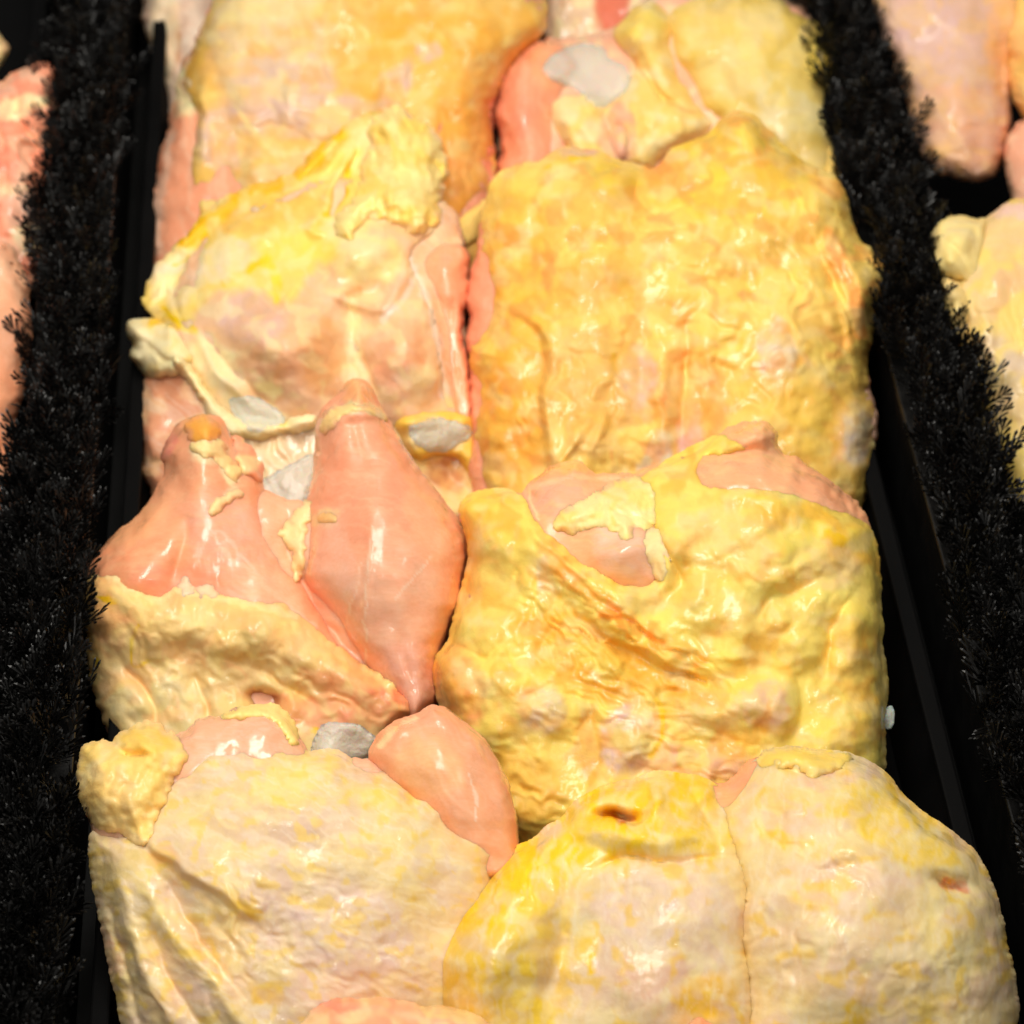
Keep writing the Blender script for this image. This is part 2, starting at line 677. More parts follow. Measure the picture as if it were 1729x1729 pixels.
        if outer is not None:          # a lobe of a larger body: swells with the whole, dips where it meets its neighbour
            sdo = sdf_poly(U, V, smooth_poly(outer, n)) + rough_edge[0] * fbm(U / 45, V / 45, seed + 1, 2)
            xo = np.clip(sdo / R, 0, 1)
            xl = np.clip(sd / 75, 0, 1)
            prof = (1 - (1 - xo) ** 2) ** power * (0.66 + 0.34 * (1 - (1 - xl) ** 2) ** 0.55)
        if drape is None:
            pb = blur(prof, max(2, int(R * 0.30 / self.step)), 3)
            wq = sstep(R * 0.18, R * 0.7, sd) if outer is None else sstep(R * .5, R, sd)
            prof = prof * (1 - wq) + pb * wq
        fh = self.feats(U, V, list(feats), seed)
        edge = sstep(0, min(R, 40) * 0.8, sd if outer is None else np.minimum(sdo, sd + 20))
        if drape is None:
            top = H * prof + fh * edge
            bot = -hb * prof - 1.0
            top = np.maximum(top, bot + 2)
        else:
            base = blur(self.top, int(drape / self.step))[sl] if drape else self.top[sl]
            top = base - 2 + (T + 2) * prof + fh * edge
            bot = base - under - 0 * prof
            if least is not None:
                top = np.maximum(top, base - 2 + (least + 2) * prof)
            top = np.maximum(top, bot + 1.5)
        inside = sd > 0
        cell = inside[:-1, :-1] & inside[1:, :-1] & inside[:-1, 1:] & inside[1:, 1:]
        keep = np.zeros(sd.shape, bool)
        keep[:-1, :-1] |= cell
        keep[1:, :-1] |= cell
        keep[:-1, 1:] |= cell
        keep[1:, 1:] |= cell
        cnt_ = np.zeros(sd.shape, int)
        cnt_[:-1, :-1] += cell
        cnt_[1:, :-1] += cell
        cnt_[:-1, 1:] += cell
        cnt_[1:, 1:] += cell
        bd = keep & (cnt_ < 4)
        gy, gx = np.gradient(sd, self.step)
        gl = np.sqrt(gx * gx + gy * gy) + 1e-6
        mv = np.where(bd, np.clip(sd, 0, 1.3 * self.step), 0)
        Us = U - mv * gx / gl
        Vs = V - mv * gy / gl
        idx = np.full(sd.shape, -1, int)
        nk = keep.sum()
        idx[keep] = np.arange(nk)
        # at the rim the top comes down to the underside
        if outer is not None:
            top = np.where(bd & (sdo < 14), np.minimum(top, bot + H * 0.16 + 3), top)
        elif drape is None:
            top = np.where(bd, np.minimum(top, bot + H * 0.16 + 3), top)
        else:
            top = np.where(bd, np.minimum(top, base - 1), top)
        vt = self.world(Us[keep], Vs[keep], top[keep])
        vb = self.world(Us[keep], Vs[keep], bot[keep])
        jj, ii = np.nonzero(cell)
        a, b_, c_, d_ = idx[jj, ii], idx[jj, ii + 1], idx[jj + 1, ii + 1], idx[jj + 1, ii]
        ft = np.stack([a, d_, c_, b_], 1)
        fb = np.stack([a, b_, c_, d_], 1) + nk
        pad = np.pad(cell, 1)
        sides = []
        for (dj, di, p, q) in ((-1, 0, (0, 0), (0, 1)), (1, 0, (1, 1), (1, 0)), (0, -1, (1, 0), (0, 0)), (0, 1, (0, 1), (1, 1))):
            nb = pad[jj + 1 + dj, ii + 1 + di]
            e = ~nb
            s0 = idx[jj[e] + p[0], ii[e] + p[1]]
            s1 = idx[jj[e] + q[0], ii[e] + q[1]]
            sides.append(np.stack([s0, s1, s1 + nk, s0 + nk], 1))
        faces = np.concatenate([ft, fb] + sides)
        col_ = self.paint(U, V, col, list(paints), seed)
        av = col_.reshape(-1, 3).mean(0)
        col_ = np.clip(av + (col_ - av) * 1.28, 0.01, 0.95)
        lum = col_.mean(-1, keepdims=True)
        col_ = np.clip(lum + (col_ - lum) * 1.10, 0.01, 0.96)
        if fade:
            mf = sstep(0, fade[1], sd + 8 * fbm(U / 22, V / 22, seed + 8, 2))[..., None]
            col_ = lin(fade[0]) * (1 - mf) + col_ * mf
        col_ = col_[keep]
        if mat == 'meat':
            col_ = np.clip((col_ * 0.72 + lin((254, 200, 164)) * 0.28) * 1.06, 0, 0.96)
        self.top[sl] = np.where(inside, np.maximum(self.top[sl], top), self.top[sl])
        par = self.root if parent is None else (None if parent == 'none' else parent)
        o = set_mesh(name, np.concatenate([vt, vb]), faces, MAT[mat], par, np.concatenate([col_, col_]))
        if label:
            o['label'] = label
        return o

    def ice(self, outline, T, label, off=0):
        o = self.layer('ice_chip', outline, drape=6, T=T, R=9, under=-1, power=0.5, feats=[('n', 30, 2.0), ('n', 9, 0.7)], mat='ice', parent='none',
                       rough_edge=(2, 1.5), n=2)
        tag(o, label, 'ice', 'ice chips among the chicken')
        return o


# ---- farthest pieces, mostly hidden
p = Piece('whitish chicken piece half hidden behind the broad orange-yellow skinned one', 270, 60, 0.030, 15, bbox=(200, -200, 460, 260), seed=2)
p.layer('meat', [(239, -160), (236, -20), (241, 40), (252, 80), (268, 118), (280, 165), (290, 205), (340, 230), (430, 200), (430, -160)],
        H=70, R=70, col=GR, mat='meat', feats=[('n', 60, 8), ('w', 290, 70, 60, 120, 80, 16, 3)],
        paints=[('n', 40, .1, .2, WH, .7), ('l', [(302, 60), (300, 100)], 8, BR, .6), ('b', 275, 60, 30, 90, 0, FAT, .5)])
p = Piece('pale chicken piece showing only its edge behind the chicken with the frosty ice chip', 960, 0, 0.030, 15, bbox=(840, -200, 1180, 150), seed=3)
p.layer('meat', [(860, -160), (870, -10), (905, 30), (930, 90), (1000, 110), (1070, 90), (1140, 40), (1150, -160)], H=60, R=70, col=BE, mat='meat',
        feats=[('n', 50, 8), ('w', 960, 30, 60, 60, 70, 14, 3)],
        paints=[('n', 40, .1, .2, FAT, .8), ('p', [(1008, -40), (1060, -30), (1055, 40), (1030, 70), (1010, 50)], 8, PKD, 1)])

# ---- A: big orange skinned piece at the back
p = Piece('broad orange-yellow skinned chicken piece with a pink flank facing the straight fringe', 570, 200, 0.050, 16, bbox=(220, -220, 1000, 620), seed=4)
p.layer('meat', [(372, -180), (366, -20), (335, 55), (308, 112), (297, 160), (287, 198), (273, 245), (257, 330), (252, 400), (262, 460), (330, 560),
                 (560, 590), (800, 520), (832, 420), (836, 300), (834, 222), (830, 180), (850, 140), (885, 85), (925, 45), (915, -10), (880, -170)],
        H=105, R=110, col=PK, mat='meat', feats=[('n', 90, 10), ('b', 560, 160, 200, 160, 0, 20)],
        paints=[('s', 80, 12, PKL, .5), ('l', [(292, 230), (272, 330), (266, 420)], 14, PKP, .7), ('b', 320, 150, 30, 55, 10, FAT, .9)])
p.layer('skin', [(380, -170), (366, -20), (338, 60), (318, 112), (316, 150), (338, 185), (336, 230), (329, 295), (342, 350), (345, 430), (420, 540), (560, 570),
                 (780, 490), (826, 400), (834, 300), (832, 222), (826, 180), (848, 140), (885, 85), (925, 45), (915, -10), (880, -160)],
        drape=10, T=9, R=16, col=(238, 194, 116), n=3,
        feats=[('n', 120, 14), ('n', 45, 4), ('k', 600, 130, 330, 220, 44, 6), ('w', 520, 250, 200, 90, 10, 18, 4), ('w', 760, 260, 90, 160, 85, 20, 5),
               ('l', [(745, 180), (742, 260), (752, 340)], 10, -12), ('b', 470, 90, 120, 130, 0, 16), ('l', [(360, 120), (350, 190), (352, 280)], 14, 8),
               ('l', [(820, 330), (770, 370), (740, 385)], 9, -14), ('b', 790, 100, 60, 80, 20, 12), ('b', 640, 30, 120, 50, 0, 10), ('r', 26, 2.5)],
        paints=[('b', 450, 60, 120, 110, 0, BE, .7), ('b', 470, 150, 100, 60, -10, LV, .65), ('b', 540, 200, 120, 40, 0, LV, .6), ('b', 390, 230, 60, 60, 0, LV, .7),
                ('b', 780, 250, 55, 150, 0, OR, .55), ('b', 690, 120, 90, 90, 0, Y, .5), ('b', 740, 60, 120, 40, 10, YO, .6), ('b', 670, 145, 26, 50, 25, LV, .8),
                ('b', 722, 92, 22, 16, 0, LV, .7), ('l', [(400, 180), (470, 255), (560, 250)], 8, PY, .6), ('b', 500, 290, 120, 30, -15, BE, .5),
                ('n', 30, .25, .2, PY, .5), ('n', 50, .2, .2, YO, .4), ('l', [(372, -10), (345, 60), (340, 100)], 14, Y, .7), ('b', 455, 10, 120, 40, 0, PY, .6)])
p.layer('skin_fold', [(750, 378), (775, 360), (812, 335), (828, 345), (815, 390), (790, 408), (755, 412), (742, 395)], drape=6, T=18, R=16, col=FATY, mat='fat',
        feats=[('n', 25, 4)], paints=[('l', [(745, 360), (770, 345), (800, 330)], 12, LV, .7)])

# ---- B: back piece beside it with the domed yellow skin
p = Piece('chicken piece with domed pale yellow skin, a pink meat lobe and ice on top', 1130, 150, 0.050, 16, bbox=(780, -120, 1500, 480), seed=5)
p.layer('meat', [(880, 85), (908, 69), (960, 62), (1030, 50), (1075, 10), (1180, -40), (1330, 0), (1400, 70), (1410, 200), (1420, 300), (1380, 400), (1000, 400), (860, 370), (850, 280), (842, 200), (855, 120)],
        H=80, R=80, col=PKL, mat='meat', feats=[('n', 60, 8)], paints=[('n', 30, .1, .2, FAT, .5)])
p.layer('meat_lobe', [(905, 69), (950, 66), (985, 110), (960, 190), (950, 300), (940, 360), (860, 360), (842, 288), (845, 236), (831, 194), (838, 158), (860, 104)],
        H=120, R=62, col=PK, mat='meat', feats=[('n', 60, 5), ('b', 875, 160, 30, 80, 10, 10)],
        paints=[('b', 870, 190, 30, 70, 0, PKR, .45), ('s', 85, 10, PKL, .35), ('b', 925, 110, 30, 40, 0, OR, .5)])
p.layer('skin', [(1120, 20), (1150, -6), (1200, -18), (1265, -20), (1325, 2), (1368, 30), (1404, 62), (1419, 100), (1414, 140), (1414, 190), (1424, 240), (1420, 320), (1300, 330),
                 (1230, 260), (1200, 225), (1170, 190), (1130, 120), (1112, 70)],
        H=150, R=115, hb=30, col=(238, 212, 140), feats=[('n', 70, 7), ('n', 22, 2), ('k', 1230, 120, 120, 100, 26, 2.5), ('l', [(1120, 60), (1150, 120), (1190, 180)], 14, -10), ('b', 1180, 70, 40, 50, 0, 10)],
        paints=[('b', 1230, 60, 90, 60, 0, PY, .8), ('b', 1390, 100, 40, 60, 0, (230, 200, 90), .6), ('b', 1330, 190, 80, 70, 0, (230, 214, 160), .7), ('n', 36, .15, .2, (234, 200, 96), .5), ('b', 1190, 40, 60, 40, 0, FATY, .6)])
p.layer('skin_flap', [(1392, 232), (1412, 222), (1426, 226), (1425, 262), (1421, 300), (1400, 320), (1368, 300), (1376, 262)], H=120, R=22, hb=10, col=FATY, mat='fat', feats=[('n', 30, 4)])
p.layer('fat_lump', [(1035, 62), (1062, 20), (1086, 3), (1112, 2), (1135, 24), (1142, 80), (1160, 130), (1190, 180), (1216, 205), (1190, 240), (1140, 260), (1100, 290), (1060, 300), (1010, 300), (960, 270),
                     (925, 200), (930, 160), (990, 150), (1040, 150), (1062, 110)],
        H=125, R=36, hb=10, col=FATY, mat='fat',
        feats=[('n', 40, 10), ('g', 24, 8), ('l', [(1062, 90), (1110, 150), (1160, 190)], 9, -16), ('l', [(1040, 130), (1030, 200), (1045, 250)], 18, -22), ('b', 1080, 50, 30, 40, 0, 16)],
        paints=[('n', 30, .1, .25, FAT, .8), ('b', 1045, 225, 30, 60, 0, PKL, .8), ('b', 960, 170, 26, 60, 10, FAT, .8), ('b', 1090, 40, 40, 30, 0, (246, 220, 120), .7), ('l', [(1070, 100), (1120, 160), (1170, 190)], 6, OR, .5)])
p.layer('knuckle', [(1030, 200), (1060, 190), (1080, 215), (1082, 262), (1060, 292), (1030, 280), (1018, 240)], H=150, R=30, hb=10, col=PKL, mat='meat', feats=[('n', 30, 4)], paints=[('n', 20, .1, .2, FATY, .5)])
p.ice([(920, 122), (935, 96), (955, 82), (985, 75), (1020, 80), (1030, 100), (1058, 112), (1066, 130), (1062, 150), (1038, 172), (1010, 184), (996, 172), (975, 152), (945, 140)], 12,
      'large frosty translucent ice chip lying on the chicken with the domed yellow skin')

# ---- C: opened piece with bare flesh and a ball of fat
p = Piece('opened chicken piece with bare pale flesh, peeled yellow skin and a cream fat ball', 510, 540, 0.052, 20, bbox=(160, 120, 880, 980), seed=6, step=3.5)
p.layer('meat', [(262, 600), (300, 470), (400, 350), (560, 300), (740, 330), (786, 412), (790, 486), (788, 555), (800, 660), (806, 720), (814, 790), (800, 860), (700, 930), (450, 930), (300, 890), (246, 820), (234, 765), (229, 700), (242, 650)],
        H=78, R=80, col=(238, 192, 150), mat='meat',
        feats=[('n', 70, 5), ('b', 480, 575, 95, 90, 0, 76), ('b', 672, 590, 62, 90, 0, 66), ('l', [(585, 480), (590, 560), (600, 640), (620, 690)], 30, -10), ('b', 610, 440, 70, 50, -20, 40),
               ('l', [(560, 500), (640, 520), (680, 440)], 12, 10), ('w', 480, 570, 100, 100, 35, 16, 1.6), ('l', [(690, 440), (730, 540), (755, 680)], 10, 8),
               ('b', 760, 790, 40, 50, 0, -35), ('w', 480, 800, 110, 70, 75, 18, 5), ('l', [(255, 700), (262, 780)], 30, 14)],
        paints=[('p', [(232, 640), (320, 630), (345, 690), (330, 850), (230, 850)], 10, (214, 150, 112), 1), ('b', 480, 575, 95, 85, 0, (238, 184, 140), .8), ('b', 430, 540, 70, 60, 0, LV, .6),
                ('b', 540, 600, 50, 70, 0, (240, 184, 128), .6), ('b', 660, 600, 52, 60, 10, (244, 188, 148), .9), ('l', [(690, 440), (728, 540), (750, 690)], 9, WH, .55), ('l', [(590, 500), (596, 590), (606, 660)], 22, FAT, .55),
                ('b', 610, 470, 70, 55, -15, FAT, .8), ('l', [(640, 540), (680, 500), (700, 450)], 9, WH, .5), ('b', 596, 495, 14, 10, 0, OR, .6), ('b', 700, 640, 50, 60, 0, FAT, .4),
                ('p', [(370, 715), (560, 715), (560, 860), (420, 880)], 12, (232, 214, 172), 1), ('p', [(660, 690), (815, 690), (820, 830), (720, 850)], 10, FATY, .9),
                ('b', 752, 800, 45, 30, 20, BR, .8), ('b', 765, 770, 30, 12, 20, PKL, .7), ('l', [(420, 560), (470, 530), (500, 500)], 6, WH, .4), ('l', [(520, 620), (490, 650), (440, 690)], 6, WH, .4),  # the brown blob is shade painted into the hole beside the flap
                ('n', 26, .25, .2, FAT, .35), ('b', 455, 655, 22, 14, 0, FAT, .8), ('s', 40, 10, WH, .25)])
p.layer('meat_lobe', [(690, 440), (712, 414), (752, 406), (784, 414), (791, 440), (790, 500), (784, 560), (796, 640), (798, 706), (770, 720), (748, 660), (738, 560), (712, 500)],
        H=112, R=48, hb=20, col=(238, 160, 118), mat='meat', feats=[('n', 60, 4)], paints=[('s', 80, 12, PKL, .4), ('l', [(742, 590), (765, 650), (790, 690)], 6, WH, .4), ('b', 772, 560, 22, 120, 0, PK, .5)])
p.layer('skin', [(240, 512), (246, 490), (262, 452), (309, 402), (347, 357), (409, 319), (486, 295), (527, 257), (575, 216), (622, 192), (660, 192), (700, 230), (738, 300), (738, 380), (700, 418), (690, 440), (710, 495), (736, 560), (748, 660), (764, 706),
                 (700, 722), (620, 716), (530, 712), (470, 716), (400, 704), (350, 655), (316, 610), (288, 566), (262, 540)],
        drape=10, T=8, R=15, power=.9, rough_edge=(5, 3), col=(240, 198, 156),
        feats=[('n', 60, 5), ('n', 20, 1.5), ('l', [(300, 415), (420, 328), (490, 306), (560, 242), (622, 204)], 16, 12), ('l', [(330, 425), (430, 352), (500, 330), (575, 262)], 16, -8), ('b', 430, 395, 90, 36, -15, 8), ('l', [(604, 254), (578, 320), (556, 370)], 7, -22), ('l', [(592, 250), (566, 318), (546, 366)], 9, 10),
               ('l', [(540, 372), (520, 388), (545, 396)], 10, 12), ('l', [(320, 560), (300, 500), (330, 440)], 12, -8), ('w', 290, 500, 60, 60, -50, 14, 4), ('l', [(430, 492), (462, 520), (486, 512), (508, 462)], 7, 6), ('w', 480, 570, 110, 100, 35, 18, 2.0), ('w', 660, 580, 70, 110, 70, 16, 2.2),
               ('l', [(560, 500), (640, 520), (686, 442)], 9, 7), ('b', 620, 430, 50, 34, -25, 14), ('l', [(590, 500), (606, 600), (640, 690)], 10, -6), ('l', [(330, 560), (380, 640), (440, 690)], 10, 8), ('l', [(350, 560), (400, 630), (460, 680)], 9, -6), ('r', 24, 2)],
        paints=[('p', [(232, 520), (262, 445), (347, 350), (486, 288), (575, 208), (670, 185), (690, 260), (640, 340), (600, 400), (560, 436), (520, 466), (496, 522), (460, 530), (440, 498), (400, 484), (350, 500), (318, 548), (270, 552)], 12, (247, 214, 132), .95),
                ('b', 480, 580, 85, 75, 0, (240, 186, 142), .8), ('b', 430, 540, 60, 46, 0, (228, 190, 172), .7), ('b', 548, 610, 34, 70, 0, (236, 178, 124), .6), ('b', 668, 600, 46, 60, 10, (244, 184, 146), .9), ('l', [(700, 470), (728, 550), (748, 680)], 8, WH, .6), ('l', [(592, 500), (598, 590), (612, 670)], 16, (246, 226, 180), .7),
                ('b', 620, 440, 60, 44, -15, (248, 224, 160), .9), ('b', 596, 495, 16, 12, 0, OR, .7), ('b', 700, 650, 36, 40, 0, (246, 226, 190), .5), ('l', [(640, 540), (680, 500), (700, 450)], 8, WH, .6), ('b', 370, 620, 34, 70, -40, (246, 230, 186), .8), ('b', 430, 690, 60, 20, 15, (240, 222, 176), .8),
                ('l', [(310, 410), (420, 325), (490, 305), (560, 240), (625, 200)], 20, (248, 192, 76), .9), ('b', 460, 360, 110, 30, -15, (246, 180, 104), .55), ('l', [(600, 258), (580, 320), (555, 370), (530, 390)], 11, (246, 190, 40), .9),
                ('l', [(380, 475), (420, 455), (450, 440)], 8, SY, .9), ('l', [(450, 440), (470, 480), (468, 512)], 12, (246, 214, 90), .7), ('b', 490, 420, 90, 26, -10, (247, 216, 116), .6), ('b', 300, 465, 50, 50, -45, (246, 222, 186), .8),
                ('b', 380, 440, 60, 34, -20, (244, 220, 184), .8), ('l', [(275, 520), (300, 545), (330, 555)], 13, (246, 204, 60), .8), ('l', [(290, 450), (320, 440)], 6, SY, .7), ('n', 24, .2, .2, FAT, .4), ('b', 620, 250, 40, 60, 0, FAT, .7), ('b', 580, 400, 40, 30, 0, FAT, .7), ('b', 455, 655, 22, 14, 0, FAT, .8)])
p.layer('fat_lump', [(626, 182), (636, 192), (655, 182), (676, 176), (690, 190), (714, 198), (730, 218), (744, 236), (753, 266), (750, 312), (744, 340), (738, 380), (700, 400), (664, 385), (640, 372), (618, 372), (590, 410), (570, 400), (566, 375), (595, 330), (615, 270), (622, 220)],
        drape=14, T=46, R=60, power=.85, rough_edge=(6, 6), fade=((240, 204, 150), 10), col=(244, 222, 152), mat='fat', feats=[('n', 40, 8), ('n', 18, 4), ('g', 17, 7), ('l', [(660, 300), (655, 340), (648, 375)], 10, 12), ('b', 690, 270, 40, 70, 0, 14)],
        paints=[('n', 28, .15, .2, (240, 208, 110), .6), ('b', 700, 230, 30, 40, 0, (244, 216, 120), .5)])
p.layer('fat_ball', [(214, 545), (232, 538), (262, 540), (292, 552), (318, 580), (330, 606), (312, 628), (285, 638), (262, 640), (236, 628), (217, 604), (224, 585), (216, 565)],
        drape=12, T=74, R=46, col=(248, 232, 186), mat='fat', feats=[('n', 40, 6), ('l', [(320, 610), (280, 600), (240, 575)], 10, -10)], paints=[('l', [(262, 545), (300, 548), (330, 560)], 10, (244, 200, 70), .8), ('n', 30, .2, .2, FATY, .4)])
p.layer('skin_roll', [(300, 596), (322, 606), (345, 640), (368, 672), (385, 690), (420, 700), (470, 706), (505, 700), (532, 698), (532, 716), (505, 728), (470, 732), (440, 738), (402, 738), (372, 718), (345, 680), (318, 642), (296, 616)],
        drape=8, T=26, R=16, power=.9, rough_edge=(5, 3), col=(246, 230, 184), mat='fat', feats=[('n', 30, 4), ('n', 14, 2)], paints=[('b', 470, 702, 14, 12, 0, (240, 214, 80), .7)])
p.layer('skin_flap', [(664, 706), (690, 694), (730, 690), (775, 696), (799, 708), (803, 740), (812, 790), (806, 815), (790, 800), (770, 775), (735, 768), (705, 775), (680, 745)], drape=8, T=26, R=16, col=(244, 204, 104), mat='skin', feats=[('n', 30, 5), ('g', 14, 2)],
        paints=[('b', 735, 730, 55, 28, 5, (232, 212, 164), .8)])
p.ice([(684, 712), (720, 702), (760, 704), (788, 716), (796, 732), (770, 744), (750, 760), (715, 758), (692, 742)], 5, 'thin film of ice on the yellow skin flap behind the taller bare meat lobe')
p.ice([(386, 672), (420, 664), (455, 678), (482, 700), (476, 716), (452, 722), (428, 724), (404, 706)], 6, 'thin frosty ice sliver on the cream skin roll of the opened chicken piece')
p.ice([(428, 820), (470, 790), (500, 775), (532, 762), (530, 800), (512, 850), (480, 872), (448, 860)], 16, 'grey clear ice wedge between the two bare pink meat lobes')

# ---- D: big yellow-orange skinned piece
p = Piece('broad deep yellow chicken skin with pitted middle and a pale oval spot, square shouldered', 1150, 540, 0.060, 20, bbox=(730, 130, 1560, 1020), seed=7, step=3.5)
p.layer('meat', [(800, 440), (830, 330), (900, 290), (1300, 290), (1420, 340), (1440, 560), (1466, 640), (1478, 690), (1480, 730), (1474, 770), (1460, 830), (1440, 900), (1300, 960), (900, 950), (806, 860), (795, 700), (790, 560), (788, 490)],
        H=70, R=80, hb=40, col=PK, mat='meat', feats=[('n', 60, 5)], paints=[('b', 800, 520, 30, 90, 0, PKD, .5), ('b', 1470, 720, 40, 80, 0, PKP, .8)])
p.layer('skin', [(849, 288), (880, 276), (910, 270), (945, 250), (1000, 250), (1030, 264), (1066, 274), (1110, 280), (1130, 254), (1165, 240), (1198, 222), (1222, 200), (1250, 186), (1275, 194), (1298, 216), (1325, 250), (1356, 274), (1404, 295), (1425, 325),
                 (1438, 371), (1453, 406), (1484, 427), (1503, 456), (1504, 476), (1487, 514), (1477, 555), (1468, 604), (1464, 660), (1474, 690), (1478, 730), (1470, 780), (1455, 860), (1400, 930), (1100, 950), (880, 930), (822, 850), (806, 754), (801, 706), (807, 672),
                 (799, 630), (793, 588), (806, 566), (821, 545), (824, 503), (818, 434), (812, 375), (817, 345), (828, 312)],
        H=170, R=170, hb=20, col=(248, 210, 122), n=3, rough_edge=(4, 1),
        feats=[('n', 130, 14), ('n', 40, 4.5), ('n', 16, 1.6), ('k', 1240, 580, 200, 170, 38, 7), ('k', 1020, 660, 130, 140, 30, 5),
               ('b', 1040, 315, 46, 40, 0, 20), ('b', 985, 300, 30, 26, 0, -10), ('l', [(1085, 280), (1080, 340), (1110, 370)], 12, -12), ('b', 1250, 215, 60, 50, 20, 20), ('f', [(935, 800), (925, 700), (930, 590), (900, 540), (860, 520)], 80, 20), ('f', [(1440, 640), (1420, 560), (1400, 460), (1360, 370)], 50, 16),
               ('l', [(1160, 540), (1158, 620), (1152, 730)], 16, -20), ('l', [(1110, 580), (1118, 680), (1130, 760)], 14, 10), ('l', [(1000, 700), (960, 760), (940, 790)], 9, 9), ('l', [(1030, 690), (1010, 750)], 8, 8),
               ('w', 1060, 390, 170, 40, -12, 16, 5), ('w', 1400, 420, 90, 150, 62, 24, 7), ('b', 1300, 600, 50, 75, 0, 14), ('w', 870, 680, 70, 120, 80, 26, 4), ('b', 860, 640, 50, 150, 0, 12), ('b', 1440, 720, 40, 70, 0, 10),
               ('l', [(1400, 400), (1440, 470), (1452, 540)], 12, 14), ('l', [(1380, 440), (1415, 510), (1440, 590)], 9, -12), ('l', [(1240, 380), (1330, 420), (1400, 520)], 14, 6)],
        paints=[('b', 880, 480, 60, 180, 0, (246, 190, 88), .7), ('b', 870, 700, 60, 130, 0, (246, 176, 84), .8), ('b', 1000, 420, 120, 110, 0, (244, 190, 100), .6), ('b', 1230, 300, 150, 90, 0, (244, 206, 92), .8), ('b', 1130, 300, 50, 40, 0, (246, 178, 110), .8),
                ('b', 1040, 305, 44, 36, 0, (242, 214, 96), .9), ('b', 985, 300, 34, 26, 0, (216, 196, 110), .5), ('b', 1230, 430, 160, 80, 0, (238, 200, 112), .6), ('b', 1170, 680, 60, 90, 0, (240, 160, 104), .7), ('b', 1165, 720, 24, 60, 0, PKP, .7),
                ('b', 1305, 600, 38, 62, -8, (228, 206, 180), .95), ('b', 1080, 640, 36, 60, 0, LV, .8), ('b', 1110, 760, 24, 40, 20, (226, 214, 190), .7), ('b', 1440, 730, 38, 60, 0, (226, 206, 186), .85), ('l', [(1038, 595), (1038, 632)], 7, SY, .9),
                ('l', [(1390, 400), (1430, 480), (1448, 560)], 18, (246, 164, 96), .7), ('b', 1480, 460, 26, 30, 0, FATY, .8), ('l', [(930, 285), (960, 272), (1000, 265)], 9, SY, .7), ('b', 970, 258, 50, 10, 0, PKP, .8), ('b', 1080, 278, 22, 10, 0, GR, .7),
                ('n', 28, .28, .2, OR, .45), ('n', 34, .25, .2, PY, .5), ('n', 60, .2, .25, (226, 176, 92), .5), ('b', 1330, 700, 100, 80, 0, (238, 196, 98), .6), ('b', 1000, 650, 90, 110, 0, (228, 180, 106), .6), ('b', 930, 470, 14, 30, 0, PKR, .3), ('b', 1260, 500, 14, 10, 0, PKR, .35)])

# ---- E: two bare pink lobes above a wrapped skin
p = Piece('chicken piece with two bare shiny pink meat lobes standing above wrapped cream skin', 450, 960, 0.058, 22, bbox=(90, 580, 880, 1360), seed=8, step=3.5)
p.layer('meat', [(200, 930), (300, 830), (420, 820), (520, 850), (700, 880), (760, 1000), (748, 1110), (735, 1180), (690, 1260), (560, 1320), (300, 1310), (200, 1260), (165, 1180), (152, 1080)],
        H=72, R=80, hb=45, col=(236, 172, 138), mat='meat', feats=[('n', 60, 5), ('l', [(480, 850), (500, 960), (560, 1060), (620, 1130)], 30, -26)], paints=[('b', 480, 900, 40, 70, 0, (222, 178, 140), .7)])
p.layer('meat_lobe', [(340, 699), (372, 706), (388, 735), (410, 765), (440, 800), (452, 850), (462, 900), (490, 950), (530, 1010), (580, 1080), (610, 1140), (560, 1190), (400, 1160), (250, 1130), (170, 1100), (146, 1040), (145, 985), (158, 944), (195, 900), (243, 857), (274, 803), (271, 770), (280, 745), (305, 713)],
        H=104, R=92, hb=40, col=(240, 154, 112), mat='meat', rough_edge=(3, 1),
        feats=[('n', 80, 5), ('b', 255, 940, 95, 70, -25, 30), ('b', 345, 780, 34, 90, 8, 26), ('l', [(330, 870), (310, 930), (290, 990)], 26, -14), ('b', 400, 930, 60, 90, -30, 12), ('w', 330, 820, 60, 60, -8, 7, .9), ('w', 410, 940, 70, 90, 62, 12, 1.8), ('b', 345, 725, 34, 26, 0, 14),
               ('l', [(445, 840), (480, 930), (540, 1020)], 16, 8)],
        paints=[('b', 260, 950, 95, 70, -25, (241, 146, 102), .8), ('b', 400, 930, 70, 110, -32, (236, 166, 140), .9), ('b', 300, 985, 80, 30, 10, (238, 130, 98), .7), ('b', 345, 726, 32, 26, 0, (246, 166, 82), .95), ('b', 284, 755, 14, 26, 10, (232, 130, 112), .9),
                ('b', 355, 762, 32, 24, 15, FAT, .95), ('l', [(370, 770), (385, 800), (395, 815)], 11, FAT, .9), ('b', 415, 780, 28, 40, -20, (240, 176, 140), .9), ('l', [(360, 858), (385, 840), (402, 828)], 11, (246, 216, 170), .9), ('s', -8, 9, (246, 176, 130), .3), ('l', [(330, 960), (370, 900), (450, 990)], 4, WH, .3),
                ('l', [(380, 930), (450, 990), (530, 1060)], 7, (240, 200, 170), .5), ('b', 460, 1000, 60, 40, 40, (238, 184, 146), .7), ('b', 230, 890, 60, 30, -35, (244, 160, 104), .6), ('l', [(455, 860), (470, 920)], 9, (240, 190, 130), .6)])
